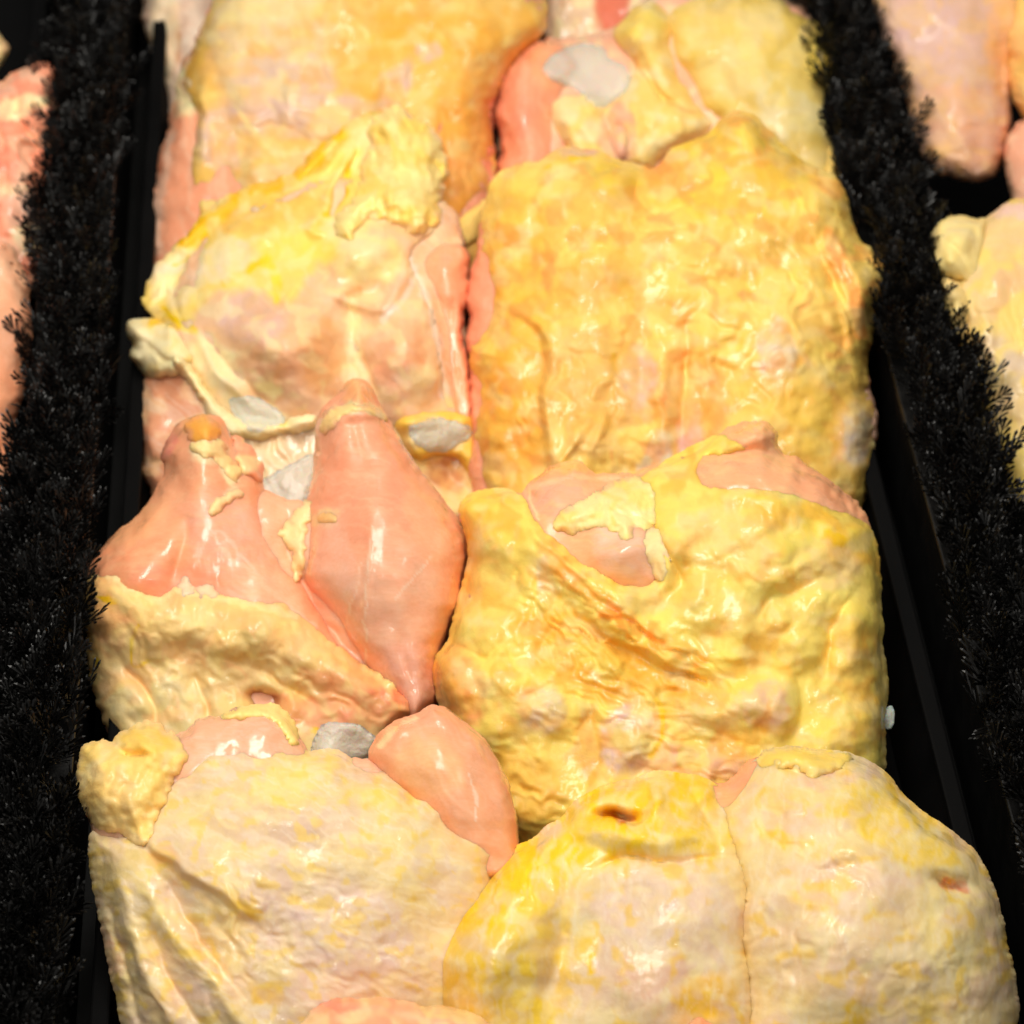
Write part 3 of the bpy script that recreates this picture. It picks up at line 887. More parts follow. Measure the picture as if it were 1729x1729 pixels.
p.layer('meat_lobe', [(595, 642), (622, 650), (638, 676), (664, 723), (699, 782), (734, 824), (768, 870), (784, 900), (789, 942), (783, 994), (764, 1060), (742, 1110), (738, 1185), (690, 1230), (640, 1170), (600, 1110), (560, 1050), (530, 1010), (510, 975), (509, 935), (514, 880), (522, 824), (531, 768), (534, 709), (560, 675)],
        H=176, R=125, hb=40, col=(239, 158, 124), mat='meat', rough_edge=(3, 1),
        feats=[('n', 90, 5), ('b', 650, 900, 90, 130, 0, 16), ('w', 620, 760, 70, 80, 6, 8, 1.1), ('l', [(620, 880), (612, 1000), (616, 1120)], 7, 3), ('l', [(600, 960), (580, 1060)], 6, 2), ('b', 596, 672, 30, 30, 0, 14), ('l', [(545, 715), (590, 705), (650, 712)], 12, 8)],
        paints=[('b', 600, 668, 28, 26, 0, (244, 164, 100), .9), ('l', [(548, 712), (590, 694), (640, 702)], 14, (246, 214, 152), .95), ('l', [(560, 690), (545, 730)], 9, (236, 186, 140), .8), ('b', 625, 830, 80, 90, 0, (240, 144, 112), .7), ('b', 650, 1020, 100, 90, 0, (232, 172, 142), .85), ('b', 680, 1140, 60, 60, 0, (226, 160, 138), .8),
                ('b', 548, 876, 22, 13, 0, (244, 196, 140), .95), ('l', [(622, 890), (612, 1000), (618, 1130)], 3, (246, 224, 200), .45), ('l', [(604, 950), (582, 1060)], 3, (246, 224, 200), .35), ('l', [(720, 940), (660, 1010)], 3, WH, .4), ('s', 8, 10, (244, 184, 148), .3), ('b', 720, 880, 40, 80, -20, (240, 170, 128), .6), ('b', 560, 960, 36, 90, 0, (232, 172, 148), .7)])
p.layer('bone_tip', [(316, 714), (343, 701), (366, 711), (376, 735), (360, 757), (333, 754), (316, 736)], drape=6, T=10, R=26, power=1, rough_edge=(5, 3), fade=((242, 162, 112), 14), col=(247, 174, 90), mat='fat')
p.layer('fat_lump', [(324, 757), (350, 746), (380, 748), (394, 775), (406, 806), (398, 822), (382, 802), (368, 786), (344, 778)], drape=6, T=11, R=18, power=1, rough_edge=(7, 5), fade=((243, 182, 132), 7), col=(248, 220, 160), mat='fat', feats=[('n', 14, 3)])
p.layer('loose_tissue', [(388, 738), (412, 742), (432, 764), (446, 790), (438, 812), (414, 806), (400, 780)], drape=6, T=22, R=20, power=.9, rough_edge=(5, 4), col=(242, 176, 142), mat='fat', feats=[('n', 14, 3), ('g', 12, 4)], paints=[('n', 16, .1, .2, FAT, .6)])
p.layer('fat_strip', [(352, 866), (362, 846), (384, 836), (404, 826), (408, 840), (392, 852), (376, 864), (362, 874)], drape=6, T=8, R=10, power=1, rough_edge=(5, 4), fade=((240, 180, 142), 6), col=(246, 212, 164), mat='fat', feats=[('g', 9, 3)])
p.layer('tendon_cap', [(540, 722), (556, 700), (584, 688), (616, 690), (642, 700), (652, 714), (636, 716), (604, 708), (572, 716), (552, 738)], drape=6, T=7, R=14, power=1, rough_edge=(6, 4), fade=((242, 182, 134), 9), col=(247, 214, 152), mat='fat', feats=[('n', 12, 2)], paints=[('b', 640, 704, 12, 10, 0, (236, 222, 190), .8)])
p.layer('fat_fleck', [(530, 876), (542, 866), (560, 868), (570, 878), (560, 888), (540, 888)], drape=6, T=5, R=8, power=1, col=(246, 196, 136), mat='fat')
p.layer('fat_strip', [(500, 865), (522, 838), (528, 860), (520, 890), (512, 930), (510, 970), (498, 985), (490, 960), (492, 930), (470, 905), (478, 885)], drape=6, T=11, R=16, power=1, rough_edge=(6, 5), fade=((238, 190, 140), 7), col=(246, 220, 166), mat='fat', feats=[('g', 12, 4)])
p.layer('skin', [(150, 972), (164, 962), (184, 970), (205, 972), (222, 988), (245, 998), (274, 1007), (296, 990), (318, 990), (350, 998), (384, 1004), (434, 1015), (470, 1018), (490, 1026), (508, 1040), (541, 1067), (590, 1105), (647, 1139), (678, 1167), (696, 1191), (694, 1206), (660, 1230), (620, 1290), (540, 1330),
                 (380, 1340), (260, 1310), (200, 1250), (176, 1218), (152, 1150), (147, 1100), (141, 1040), (143, 995)],
        drape=14, T=26, R=30, col=(242, 208, 146), n=3, rough_edge=(3, 3), under=14,
        feats=[('n', 80, 8), ('n', 28, 3), ('k', 340, 1060, 180, 70, 26, 4), ('w', 250, 1150, 110, 80, 62, 28, 4.5), ('w', 400, 1150, 90, 70, 75, 26, 3.5), ('w', 560, 1150, 130, 60, 30, 24, 5), ('b', 300, 1050, 160, 50, 10, 14), ('b', 446, 1182, 24, 18, 0, -34), ('l', [(215, 1120), (250, 1170), (270, 1230)], 9, -12),
               ('l', [(420, 1120), (450, 1135), (520, 1180)], 12, -12), ('l', [(330, 1130), (350, 1180), (355, 1230)], 10, -10), ('b', 560, 1130, 110, 34, 32, 16), ('r', 22, 2.2)],
        paints=[('b', 190, 1010, 50, 36, 20, (246, 190, 128), .7), ('b', 200, 1060, 50, 34, 0, (244, 184, 136), .6), ('b', 420, 1060, 80, 34, 10, (232, 204, 144), .7), ('l', [(240, 1050), (228, 1090), (230, 1120), (255, 1115)], 6, SY, .95), ('b', 190, 1008, 14, 9, 0, (244, 196, 64), .9), ('b', 164, 1113, 7, 7, 0, SY, 1),
                ('b', 600, 1170, 100, 40, 30, (240, 170, 120), .85), ('b', 660, 1190, 50, 30, 30, (236, 146, 110), .8), ('b', 520, 1200, 90, 30, 10, (238, 164, 122), .8), ('b', 260, 1180, 110, 60, 20, (240, 222, 172), .7), ('n', 26, .2, .2, PY, .5), ('n', 34, .25, .2, (240, 186, 130), .5), ('b', 446, 1180, 26, 18, 0, BR, .75),  # brown over the dent paints shade into the fold hole
                ('l', [(150, 970), (200, 978), (274, 1012), (310, 996), (430, 1020), (500, 1040)], 10, FAT, .6), ('b', 530, 1228, 9, 7, 0, SY, .8)])
p.layer('membrane', [(306, 984), (318, 968), (332, 985), (352, 980), (372, 998), (362, 1012), (330, 1010), (310, 1004)], drape=4, T=4, R=14, power=1.2, rough_edge=(6, 5), fade=((240, 188, 150), 8), col=(242, 212, 178), mat='fat')
p.ice([(524, 1268), (530, 1240), (540, 1218), (565, 1214), (600, 1217), (618, 1228), (632, 1242), (626, 1268), (600, 1290), (540, 1290)], 30, 'square frosted ice chip between the cream wrapped skin and the pale domed skin')

# ---- F: folded yellow piece
p = Piece('wrinkled bright yellow chicken piece with diagonal skin folds and a cream fat tuft', 1120, 1040, 0.062, 21, bbox=(680, 650, 1580, 1500), seed=9, step=3.5)
p.layer('meat', [(778, 868), (794, 844), (824, 832), (862, 828), (884, 832), (905, 806), (942, 782), (978, 778), (1006, 798), (1060, 800), (1130, 780), (1180, 760), (1214, 735), (1236, 717), (1284, 713), (1312, 730), (1320, 764), (1346, 776), (1388, 803), (1428, 834), (1458, 866), (1470, 900),
                 (1480, 940), (1484, 1080), (1490, 1150), (1486, 1240), (1480, 1320), (1400, 1420), (1150, 1450), (950, 1455), (848, 1410), (798, 1290), (754, 1200), (742, 1150), (746, 1108), (762, 1085), (772, 1045), (784, 1003), (790, 975), (798, 942), (793, 905)],
        H=138, R=115, hb=45, col=(240, 164, 114), mat='meat', feats=[('n', 70, 5), ('b', 1290, 830, 120, 40, 15, 26), ('b', 1268, 740, 40, 24, 0, 24), ('l', [(1190, 775), (1260, 768), (1330, 776)], 12, -12), ('w', 1320, 820, 120, 40, 14, 10, 1.3), ('b', 950, 850, 60, 40, 0, 18), ('b', 1060, 930, 60, 50, 20, 40)],
        paints=[('b', 940, 850, 70, 40, -10, (234, 164, 130), .9), ('b', 970, 790, 34, 14, 0, (246, 184, 96), .8), ('l', [(885, 832), (960, 812), (1040, 810)], 8, (240, 204, 160), .5), ('b', 1060, 935, 60, 45, 20, (232, 184, 156), .95), ('s', 14, 9, (244, 184, 126), .45), ('b', 1400, 850, 80, 24, 35, (236, 156, 112), .6), ('l', [(890, 810), (900, 850), (915, 880)], 4, FAT, .5)])
p.layer('skin', [(776, 862), (792, 838), (824, 826), (862, 824), (884, 838), (905, 870), (925, 900), (960, 930), (1000, 960), (1050, 985), (1100, 990), (1110, 950), (1105, 900), (1096, 850), (1082, 812), (1110, 786), (1140, 766), (1176, 748), (1214, 736), (1260, 764), (1200, 774), (1178, 790), (1186, 824), (1212, 832), (1250, 830), (1300, 836), (1350, 846), (1400, 862), (1450, 880), (1472, 894),
                 (1484, 940), (1488, 980), (1490, 1080), (1500, 1150), (1494, 1240), (1490, 1320), (1400, 1430), (1150, 1460), (950, 1470), (840, 1420), (790, 1290), (745, 1200), (733, 1150), (737, 1108), (754, 1085), (764, 1045), (776, 1003), (783, 975), (791, 942), (786, 905)],
        drape=8, T=15, R=22, power=.7, under=10, least=4, col=(250, 218, 122), n=3, rough_edge=(4, 2),
        feats=[('n', 110, 14), ('n', 36, 4.5), ('n', 15, 1.5), ('b', 1270, 960, 150, 110, 10, 34), ('b', 1430, 1110, 40, 150, 0, 22), ('l', [(1380, 1150), (1400, 1060), (1440, 990)], 22, -24), ('f', [(1300, 1120), (1180, 1108), (1080, 1060), (1000, 990), (920, 920), (890, 870)], 40, 18),
               ('l', [(900, 920), (980, 990), (1060, 1070), (1160, 1120), (1260, 1130)], 15, 16), ('l', [(920, 985), (1000, 1060), (1080, 1110), (1190, 1150)], 12, -16), ('w', 1080, 1100, 170, 70, 30, 15, 9), ('w', 980, 1060, 120, 70, 42, 14, 7), ('w', 1030, 1200, 170, 60, 15, 16, 6),
               ('k', 940, 1080, 130, 110, 30, 6), ('b', 830, 880, 50, 60, 0, 20), ('l', [(800, 1010), (860, 1010), (880, 960)], 13, -14), ('b', 820, 1060, 50, 50, 0, 20), ('b', 780, 1150, 46, 60, 0, 22), ('l', [(760, 1080), (820, 1110), (850, 1090)], 11, -10),
               ('b', 920, 1190, 46, 44, 0, 18), ('b', 1060, 1240, 50, 60, 20, 12), ('l', [(1000, 1190), (1000, 1270), (985, 1330)], 16, -20), ('b', 1290, 1185, 52, 44, 0, 26), ('b', 1200, 1200, 60, 36, 0, 12), ('l', [(1340, 1130), (1350, 1190), (1330, 1240)], 13, -18),
               ('l', [(1110, 900), (1130, 940), (1150, 990)], 9, -14), ('k', 1280, 960, 190, 120, 52, 8), ('r', 30, 4), ('w', 900, 1320, 100, 80, 10, 22, 6), ('l', [(1270, 1050), (1300, 1010), (1340, 1000), (1390, 960)], 14, -10), ('w', 1180, 1270, 140, 50, 8, 14, 4), ('l', [(1200, 880), (1150, 920), (1120, 990)], 14, 8)],
        paints=[('b', 830, 880, 60, 60, 0, (246, 200, 100), .7), ('b', 830, 1000, 60, 90, 0, (246, 194, 116), .6), ('b', 780, 1160, 50, 80, 0, (246, 176, 108), .85), ('l', [(930, 930), (1000, 1000), (1080, 1060), (1180, 1108)], 26, (244, 168, 90), .8), ('b', 1050, 1130, 150, 60, 20, (226, 170, 80), .7), ('b', 960, 1080, 90, 70, 30, (230, 184, 92), .7),
                ('b', 1270, 960, 170, 110, 0, (244, 214, 130), .7), ('b', 1360, 900, 110, 50, 15, (244, 210, 92), .7), ('b', 920, 1190, 44, 46, 0, (230, 204, 170), .85), ('b', 1062, 1240, 46, 62, 20, (226, 194, 184), .9), ('b', 1290, 1185, 48, 42, 0, (236, 198, 160), .9), ('b', 1190, 1200, 60, 34, 0, (238, 208, 150), .7), ('b', 930, 980, 18, 34, -15, GR, .7),
                ('b', 1000, 1250, 26, 70, 0, (220, 160, 90), .6), ('b', 1180, 1280, 110, 36, 5, (236, 190, 150), .8), ('b', 1430, 1150, 40, 120, 0, (246, 202, 110), .7), ('b', 1490, 1200, 16, 120, 0, (220, 200, 130), .7), ('n', 30, .25, .2, PY, .55), ('n', 40, .25, .2, (236, 178, 86), .5), ('b', 1400, 915, 20, 12, 0, (246, 196, 50), .8), ('l', [(1110, 1180), (1120, 1230), (1100, 1270)], 8, SY, .6),
                ('b', 1090, 1010, 40, 30, 20, (238, 208, 140), .7), ('n', 50, .3, .2, (230, 214, 120), .5), ('b', 880, 1320, 80, 60, 0, (238, 190, 96), .7), ('b', 1230, 910, 80, 60, 0, (244, 206, 140), .5), ('b', 1390, 960, 60, 40, 0, (246, 206, 150), .5)])
p.layer('fat_lump', [(940, 892), (960, 860), (1000, 840), (1030, 815), (1055, 808), (1080, 806), (1098, 822), (1108, 850), (1110, 880), (1095, 905), (1075, 900), (1062, 918), (1040, 905), (1010, 900), (975, 905), (950, 905)], drape=10, T=24, R=44, power=1, rough_edge=(6, 5), fade=((238, 192, 142), 9), col=(244, 224, 158), mat='fat', feats=[('n', 30, 6), ('n', 14, 2.5), ('w', 1050, 860, 70, 50, 60, 16, 8)], paints=[('n', 24, .15, .2, (242, 214, 120), .5)])
p.layer('fat_lump', [(1090, 905), (1112, 900), (1125, 930), (1136, 965), (1125, 985), (1105, 975), (1092, 945)], drape=8, T=10, R=20, power=1, rough_edge=(5, 4), fade=((236, 190, 150), 8), col=(244, 220, 164), mat='fat', feats=[('n', 24, 4)])
p.ice([(1494, 1196), (1506, 1190), (1512, 1206), (1508, 1228), (1498, 1234), (1486, 1218)], 8, 'tiny melting ice crumb on the flank of the wrinkled bright yellow chicken piece')

# ---- G: pale domed skin at the front beside the straight fringe
p = Piece('pale domed chicken skin with long creases and a nubbly yellow fat corner', 480, 1520, 0.062, 21, bbox=(70, 1130, 960, 1960), seed=10, step=3.5)
p.layer('meat', [(150, 1400), (142, 1310), (160, 1268), (215, 1245), (298, 1240), (336, 1214), (375, 1208), (400, 1198), (460, 1205), (500, 1240), (540, 1290), (620, 1280), (700, 1320), (760, 1400), (800, 1560), (740, 1800), (300, 1850), (220, 1700), (190, 1500)],
        H=84, R=60, hb=40, col=(234, 178, 144), mat='meat', feats=[('n', 60, 5), ('w', 400, 1240, 90, 30, -10, 10, 1.2)], paints=[('b', 400, 1240, 90, 30, -12, (232, 168, 134), .8), ('s', -12, 9, PKP, .4)])
p.layer('meat_lobe', [(633, 1250), (657, 1223), (706, 1202), (728, 1191), (756, 1198), (784, 1219), (818, 1250), (840, 1285), (857, 1323), (870, 1372), (877, 1427), (870, 1480), (800, 1500), (720, 1420), (650, 1330), (620, 1280)],
        H=140, R=85, hb=30, col=(240, 160, 118), mat='meat', rough_edge=(3, 1), feats=[('n', 60, 4), ('l', [(650, 1270), (690, 1225), (735, 1210)], 12, 6), ('w', 760, 1320, 80, 90, 50, 14, 1.4)],
        paints=[('b', 720, 1300, 60, 50, 30, (238, 176, 120), .8), ('b', 740, 1215, 40, 20, 20, (242, 150, 112), .7), ('l', [(640, 1260), (670, 1232), (700, 1215)], 7, FAT, .7), ('l', [(840, 1290), (862, 1350), (872, 1420)], 18, (238, 146, 112), .7), ('l', [(785, 1310), (795, 1360), (795, 1390)], 3, WH, .5), ('s', 50, 12, PKL, .3)])
p.layer('skin', [(256, 1318), (292, 1292), (312, 1278), (340, 1262), (364, 1256), (390, 1258), (416, 1253), (440, 1262), (468, 1257), (500, 1266), (540, 1266), (572, 1268), (600, 1284), (632, 1294), (657, 1296), (688, 1313), (706, 1326), (727, 1325), (745, 1345), (760, 1352), (772, 1378), (790, 1382), (817, 1389), (845, 1410), (866, 1430), (850, 1500), (830, 1640), (790, 1760),
                 (640, 1900), (300, 1900), (230, 1800), (206, 1730), (198, 1684), (184, 1632), (170, 1563), (157, 1495), (151, 1440), (160, 1405), (205, 1390), (238, 1360)],
        H=185, R=200, hb=40, col=(235, 211, 166), n=3, rough_edge=(3, 1.5),
        feats=[('n', 140, 9), ('n', 40, 1.6), ('n', 14, .7), ('b', 540, 1440, 170, 130, 0, 30), ('f', [(440, 1560), (370, 1510), (300, 1460), (253, 1425), (246, 1380)], 60, 20), ('l', [(240, 1470), (285, 1560), (360, 1640), (430, 1740)], 20, 16), ('l', [(285, 1490), (345, 1590), (420, 1690)], 18, -18),
               ('l', [(205, 1440), (225, 1560), (275, 1680), (310, 1740)], 18, 14), ('l', [(255, 1560), (300, 1660), (350, 1729)], 14, -12), ('l', [(185, 1520), (220, 1640), (240, 1740)], 14, -14), ('w', 560, 1500, 200, 60, 6, 16, 1.6), ('w', 330, 1600, 120, 150, 58, 30, 8), ('w', 560, 1600, 200, 90, 28, 34, 4), ('k', 480, 1400, 160, 70, 20, 2.4), ('r', 26, 2.4),
               ('l', [(250, 1300), (252, 1370), (250, 1430)], 12, -26), ('b', 700, 1380, 80, 50, 30, 8)],
        paints=[('b', 470, 1310, 190, 55, 5, (240, 216, 146), .85), ('b', 640, 1340, 90, 40, 25, (242, 216, 138), .8), ('b', 460, 1400, 130, 36, 8, (220, 190, 160), .7), ('b', 500, 1415, 50, 16, 0, (204, 176, 148), .6), ('b', 290, 1460, 60, 24, 40, (246, 198, 128), .8), ('b', 380, 1520, 90, 26, 32, (240, 206, 126), .7), ('b', 560, 1560, 160, 80, 10, (232, 204, 184), .8), ('b', 600, 1660, 130, 60, 0, (230, 196, 176), .6),
                ('b', 340, 1640, 80, 110, 55, (232, 196, 152), .6), ('l', [(360, 1500), (420, 1535), (440, 1545)], 14, (244, 200, 96), .7), ('b', 450, 1670, 30, 22, 30, (242, 196, 70), .85), ('b', 580, 1560, 22, 16, 0, (242, 206, 100), .7), ('b', 560, 1590, 16, 12, 0, (242, 206, 100), .7), ('b', 200, 1470, 50, 70, 0, (226, 200, 140), .7), ('b', 190, 1600, 30, 60, 0, (234, 190, 156), .7),
                ('n', 30, .25, .2, (244, 222, 170), .5), ('n', 60, .25, .25, (226, 196, 176), .5), ('l', [(240, 1480), (290, 1570), (360, 1650), (420, 1729)], 16, PY, .5), ('s', 20, 9, (244, 228, 204), .3), ('b', 800, 1420, 60, 50, 0, (240, 196, 140), .5), ('n', 18, .42, .12, (240, 206, 110), .5)])
p.layer('fat_lump', [(134, 1278), (140, 1258), (168, 1250), (192, 1256), (198, 1246), (215, 1230), (246, 1217), (276, 1226), (296, 1238), (314, 1262), (316, 1290), (300, 1316), (288, 1350), (270, 1385), (258, 1424), (236, 1432), (210, 1410), (180, 1404), (158, 1396), (140, 1372), (134, 1350), (130, 1320)],
        drape=14, T=44, R=60, power=.7, rough_edge=(5, 4), fade=((242, 206, 140), 16), col=(246, 212, 134), mat='fat', feats=[('n', 40, 8), ('g', 16, 7), ('n', 14, 2), ('l', [(196, 1262), (225, 1278), (255, 1282)], 7, -22), ('b', 250, 1250, 40, 26, 10, 14), ('l', [(275, 1310), (250, 1350), (235, 1400)], 14, 10)], paints=[('n', 26, .2, .2, FAT, .5), ('b', 190, 1350, 50, 50, 0, (238, 200, 136), .6), ('b', 250, 1250, 50, 24, 10, (247, 206, 110), .7)])
p.layer('fat_lump', [(375, 1213), (398, 1196), (430, 1189), (462, 1190), (484, 1199), (496, 1220), (510, 1250), (506, 1266), (490, 1262), (478, 1240), (455, 1222), (420, 1218), (395, 1222)], drape=8, T=26, R=26, power=.9, rough_edge=(5, 4), col=(247, 222, 148), mat='fat', feats=[('g', 16, 7), ('n', 30, 4)])

# ---- H: heart shaped double breast at the front
p = Piece('heart shaped pale yellow chicken skin split by a deep crease, with small torn holes', 1220, 1530, 0.066, 21, bbox=(680, 1200, 1790, 1960), seed=11, step=3.5)
p.layer('meat', [(1225, 1318), (1270, 1280), (1340, 1290), (1500, 1380), (1600, 1470), (1650, 1600), (1620, 1850), (900, 1850), (800, 1700), (850, 1500), (1000, 1400), (1150, 1330)], H=70, R=60, hb=45, col=OR, mat='meat', feats=[('n', 60, 4)],
        paints=[('b', 1250, 1310, 50, 24, -20, (244, 150, 110), .8)])
h_outer = [(728, 1690), (729, 1640), (732, 1605), (754, 1563), (782, 1521), (824, 1476), (862, 1434), (893, 1420), (928, 1393), (952, 1376), (969, 1354), (1015, 1327), (1067, 1316), (1115, 1301), (1160, 1308), (1190, 1312), (1213, 1326), (1224, 1345),
           (1245, 1320), (1262, 1296), (1280, 1280), (1300, 1264), (1344, 1261), (1407, 1268), (1434, 1272), (1466, 1283), (1497, 1306), (1518, 1334), (1559, 1372), (1615, 1410), (1649, 1440), (1672, 1485), (1685, 1521), (1696, 1570), (1706, 1615), (1716, 1670), (1718, 1730),
           (1700, 1830), (1600, 1900), (900, 1900), (780, 1850), (735, 1760)]
crease = [(1230, 1385), (1242, 1430), (1260, 1500), (1253, 1580), (1265, 1684), (1262, 1760), (1268, 1900)]
left_lobe = h_outer[:18] + [(x + 4, y) for x, y in crease] + h_outer[39:]
right_lobe = h_outer[17:39] + [(x - 4, y) for x, y in crease[::-1]]
for lobe in (left_lobe, right_lobe):
    p.layer('skin', lobe, outer=h_outer,
        H=190, R=190, hb=45, col=(238, 212, 160), n=3, rough_edge=(2.5, 1.2),
        feats=[('n', 150, 9), ('n', 45, 2), ('n', 15, .8), ('b', 850, 1580, 80, 170, 28, 50), ('b', 1120, 1620, 95, 130, 0, 30), ('b', 1450, 1570, 150, 190, 10, 70), ('b', 1200, 1560, 40, 120, 0, 6),
               ('b', 952, 1620, 22, 130, 8, -14), ('l', [(1030, 1440), (990, 1500), (970, 1580)], 26, 9), ('l', [(955, 1380), (1015, 1348), (1090, 1328), (1165, 1326)], 22, 18), ('b', 1050, 1381, 36, 10, 8, -56), ('l', [(890, 1450), (955, 1408), (1030, 1410), (1100, 1420), (1180, 1412), (1225, 1435)], 20, 18), ('l', [(1000, 1472), (1060, 1450), (1150, 1458), (1228, 1448)], 8, -16), ('l', [(1098, 1396), (1110, 1362), (1116, 1332)], 13, 16), ('l', [(1010, 1382), (1050, 1386), (1090, 1392)], 5, -14),
               ('l', [(1160, 1320), (1190, 1380), (1220, 1450)], 14, -12), ('w', 1350, 1420, 130, 60, 25, 22, 6), ('w', 1330, 1560, 120, 100, 110, 24, 4), ('w', 880, 1480, 90, 90, -55, 26, 5), ('b', 1590, 1494, 40, 12, 10, -34), ('b', 1540, 1400, 70, 24, 38, 12), ('r', 30, 2), ('b', 1350, 1278, 70, 16, 0, 18), ('l', [(1310, 1300), (1380, 1312), (1430, 1300)], 9, -18),
               ('l', [(1350, 1470), (1430, 1440), (1480, 1480)], 12, 8), ('w', 1110, 1480, 90, 26, 2, 9, 2.5), ('k', 1560, 1640, 120, 120, 28, 3)],
        paints=[('p', [(720, 1760), (745, 1563), (855, 1430), (960, 1350), (1115, 1295), (1215, 1325), (1238, 1430), (1100, 1452), (1005, 1475), (962, 1545), (940, 1760)], 24, (244, 210, 104), .95), ('b', 840, 1500, 60, 110, 45, (244, 206, 80), .6), ('b', 800, 1650, 60, 100, 0, (241, 206, 120), .7), ('l', [(940, 1400), (1010, 1360), (1080, 1420), (1000, 1430), (900, 1470)], 36, (243, 208, 92), .8), ('b', 1090, 1345, 110, 40, -8, (244, 204, 96), .85), ('b', 1110, 1600, 130, 130, 0, (230, 202, 174), .9), ('b', 1110, 1640, 60, 50, 0, (230, 186, 156), .7), ('b', 1000, 1590, 24, 40, 15, (243, 206, 80), .7), ('b', 1008, 1630, 10, 16, 0, SY, .8),
                ('b', 1190, 1690, 50, 60, 40, (238, 190, 84), .8), ('l', [(1240, 1690), (1255, 1729)], 10, SY, .8), ('b', 1400, 1560, 130, 120, 0, (234, 204, 172), .8), ('b', 1370, 1400, 110, 60, 15, (242, 210, 140), .7), ('b', 1500, 1400, 120, 46, 35, (244, 210, 104), .85), ('b', 1370, 1510, 46, 24, -10, (240, 202, 104), .8), ('b', 1440, 1690, 22, 60, 10, (238, 196, 88), .8), ('b', 1560, 1690, 60, 22, 0, (240, 206, 110), .6),
                ('b', 1600, 1560, 70, 110, 0, (244, 222, 160), .7), ('l', [(1500, 1310), (1570, 1385), (1640, 1440)], 20, (246, 206, 110), .6), ('b', 1598, 1496, 28, 10, 10, (224, 150, 116), .95), ('b', 1048, 1383, 34, 9, 8, (214, 120, 60), .8), ('b', 1340, 1275, 90, 18, 0, (247, 212, 110), .8), ('b', 1390, 1320, 60, 16, -5, (236, 196, 164), .7),
                ('n', 32, .25, .2, (244, 226, 176), .5), ('n', 60, .3, .25, (230, 198, 176), .5), ('n', 30, .45, .15, (242, 200, 70), .5), ('b', 780, 1690, 60, 60, 0, (240, 200, 110), .6), ('b', 1240, 1300, 24, 16, 0, (244, 160, 120), .8), ('s', 100, 10, (244, 228, 200), .25)])
p.layer('skin_fold', [(1268, 1290), (1296, 1266), (1344, 1262), (1400, 1270), (1434, 1272), (1436, 1290), (1410, 1302), (1380, 1318), (1362, 1322), (1350, 1306), (1310, 1300), (1280, 1306)], drape=8, T=20, R=30, power=1, rough_edge=(5, 4), fade=((243, 212, 140), 14), col=(246, 214, 120), feats=[('n', 40, 5), ('n', 14, 2), ('l', [(1290, 1288), (1350, 1290), (1420, 1284)], 10, -8)], paints=[('b', 1370, 1308, 30, 10, 0, PY, .7)])

# ---- I, J: tops of two more pieces at the very front
p = Piece('pink edged chicken piece of which only the rounded top shows below the pale domed skin', 660, 1800, 0.075, 21, bbox=(440, 1640, 920, 2000), seed=12)
p.layer('skin', [(495, 1760), (512, 1722), (532, 1704), (562, 1690), (600, 1685), (640, 1686), (680, 1688), (716, 1698), (742, 1696), (790, 1706), (830, 1732), (850, 1780), (840, 1940), (500, 1940)], H=120, R=70, hb=40, col=(242, 176, 140), feats=[('n', 50, 7), ('r', 22, 3), ('k', 640, 1720, 140, 40, 20, 3)],
        paints=[('n', 30, .05, .25, (244, 206, 160), .8), ('b', 570, 1700, 40, 12, 0, (244, 150, 124), .7), ('b', 760, 1712, 60, 16, 10, (244, 206, 140), .8)])
p = Piece('orange meat tip poking up in front of the heart shaped skin crease', 1185, 1790, 0.080, 21, bbox=(1060, 1660, 1360, 2000), seed=13)
p.layer('meat', [(1120, 1790), (1150, 1745), (1168, 1722), (1181, 1714), (1196, 1722), (1230, 1750), (1280, 1800), (1290, 1930), (1110, 1930)], H=90, R=60, hb=30, col=(246, 150, 110), mat='meat', feats=[('n', 50, 4)])

# ---- tray on the left: pink meaty pieces
p = Piece('ragged pink meaty chicken scrap with white fat strips, half hidden by the straight fringe', -10, 260, 0.060, 15, bbox=(-190, 60, 160, 560), seed=14)
p.layer('meat', [(-150, 180), (-40, 150), (0, 138), (22, 120), (50, 110), (68, 108), (90, 120), (100, 200), (96, 300), (100, 400), (80, 470), (-20, 500), (-150, 480)], H=80, R=60, hb=40, col=(234, 140, 110), mat='meat', feats=[('n', 50, 14), ('w', 20, 250, 80, 150, 60, 30, 14)],
        paints=[('n', 36, .1, .2, (238, 180, 150), .8), ('b', 40, 180, 50, 16, -15, FAT, .9), ('b', 20, 320, 30, 16, 0, (240, 200, 160), .8), ('b', 50, 400, 26, 30, 0, FAT, .8), ('b', 10, 275, 20, 26, 0, PKR, .7), ('b', 40, 350, 40, 30, 0, (240, 180, 156), .8)])
p = Piece('smooth orange-pink chicken breast lying against the straight fringe', -60, 640, 0.058, 15, bbox=(-280, 360, 150, 1000), seed=15)
p.layer('meat', [(-240, 480), (-120, 420), (-20, 402), (20, 420), (44, 470), (54, 530), (50, 610), (34, 700), (16, 790), (-10, 880), (-120, 940), (-240, 900)], H=110, R=110, hb=40, col=(238, 158, 122), mat='meat', feats=[('n', 80, 6)], paints=[('s', 70, 14, PKL, .4), ('b', 10, 700, 40, 90, 0, (240, 140, 96), .5), ('b', 10, 480, 40, 60, 0, (238, 178, 140), .6)])
p = Piece('cream skinned chicken tip in the far corner beyond the straight fringe', -40, 90, 0.060, 15, bbox=(-200, -60, 100, 220), seed=16)
p.layer('skin', [(-150, 40), (-40, 30), (4, 62), (16, 80), (6, 102), (-20, 125), (-150, 150)], H=60, R=46, hb=30, col=(240, 214, 160), feats=[('n', 40, 5)], paints=[('n', 26, .2, .2, PKL, .5)])

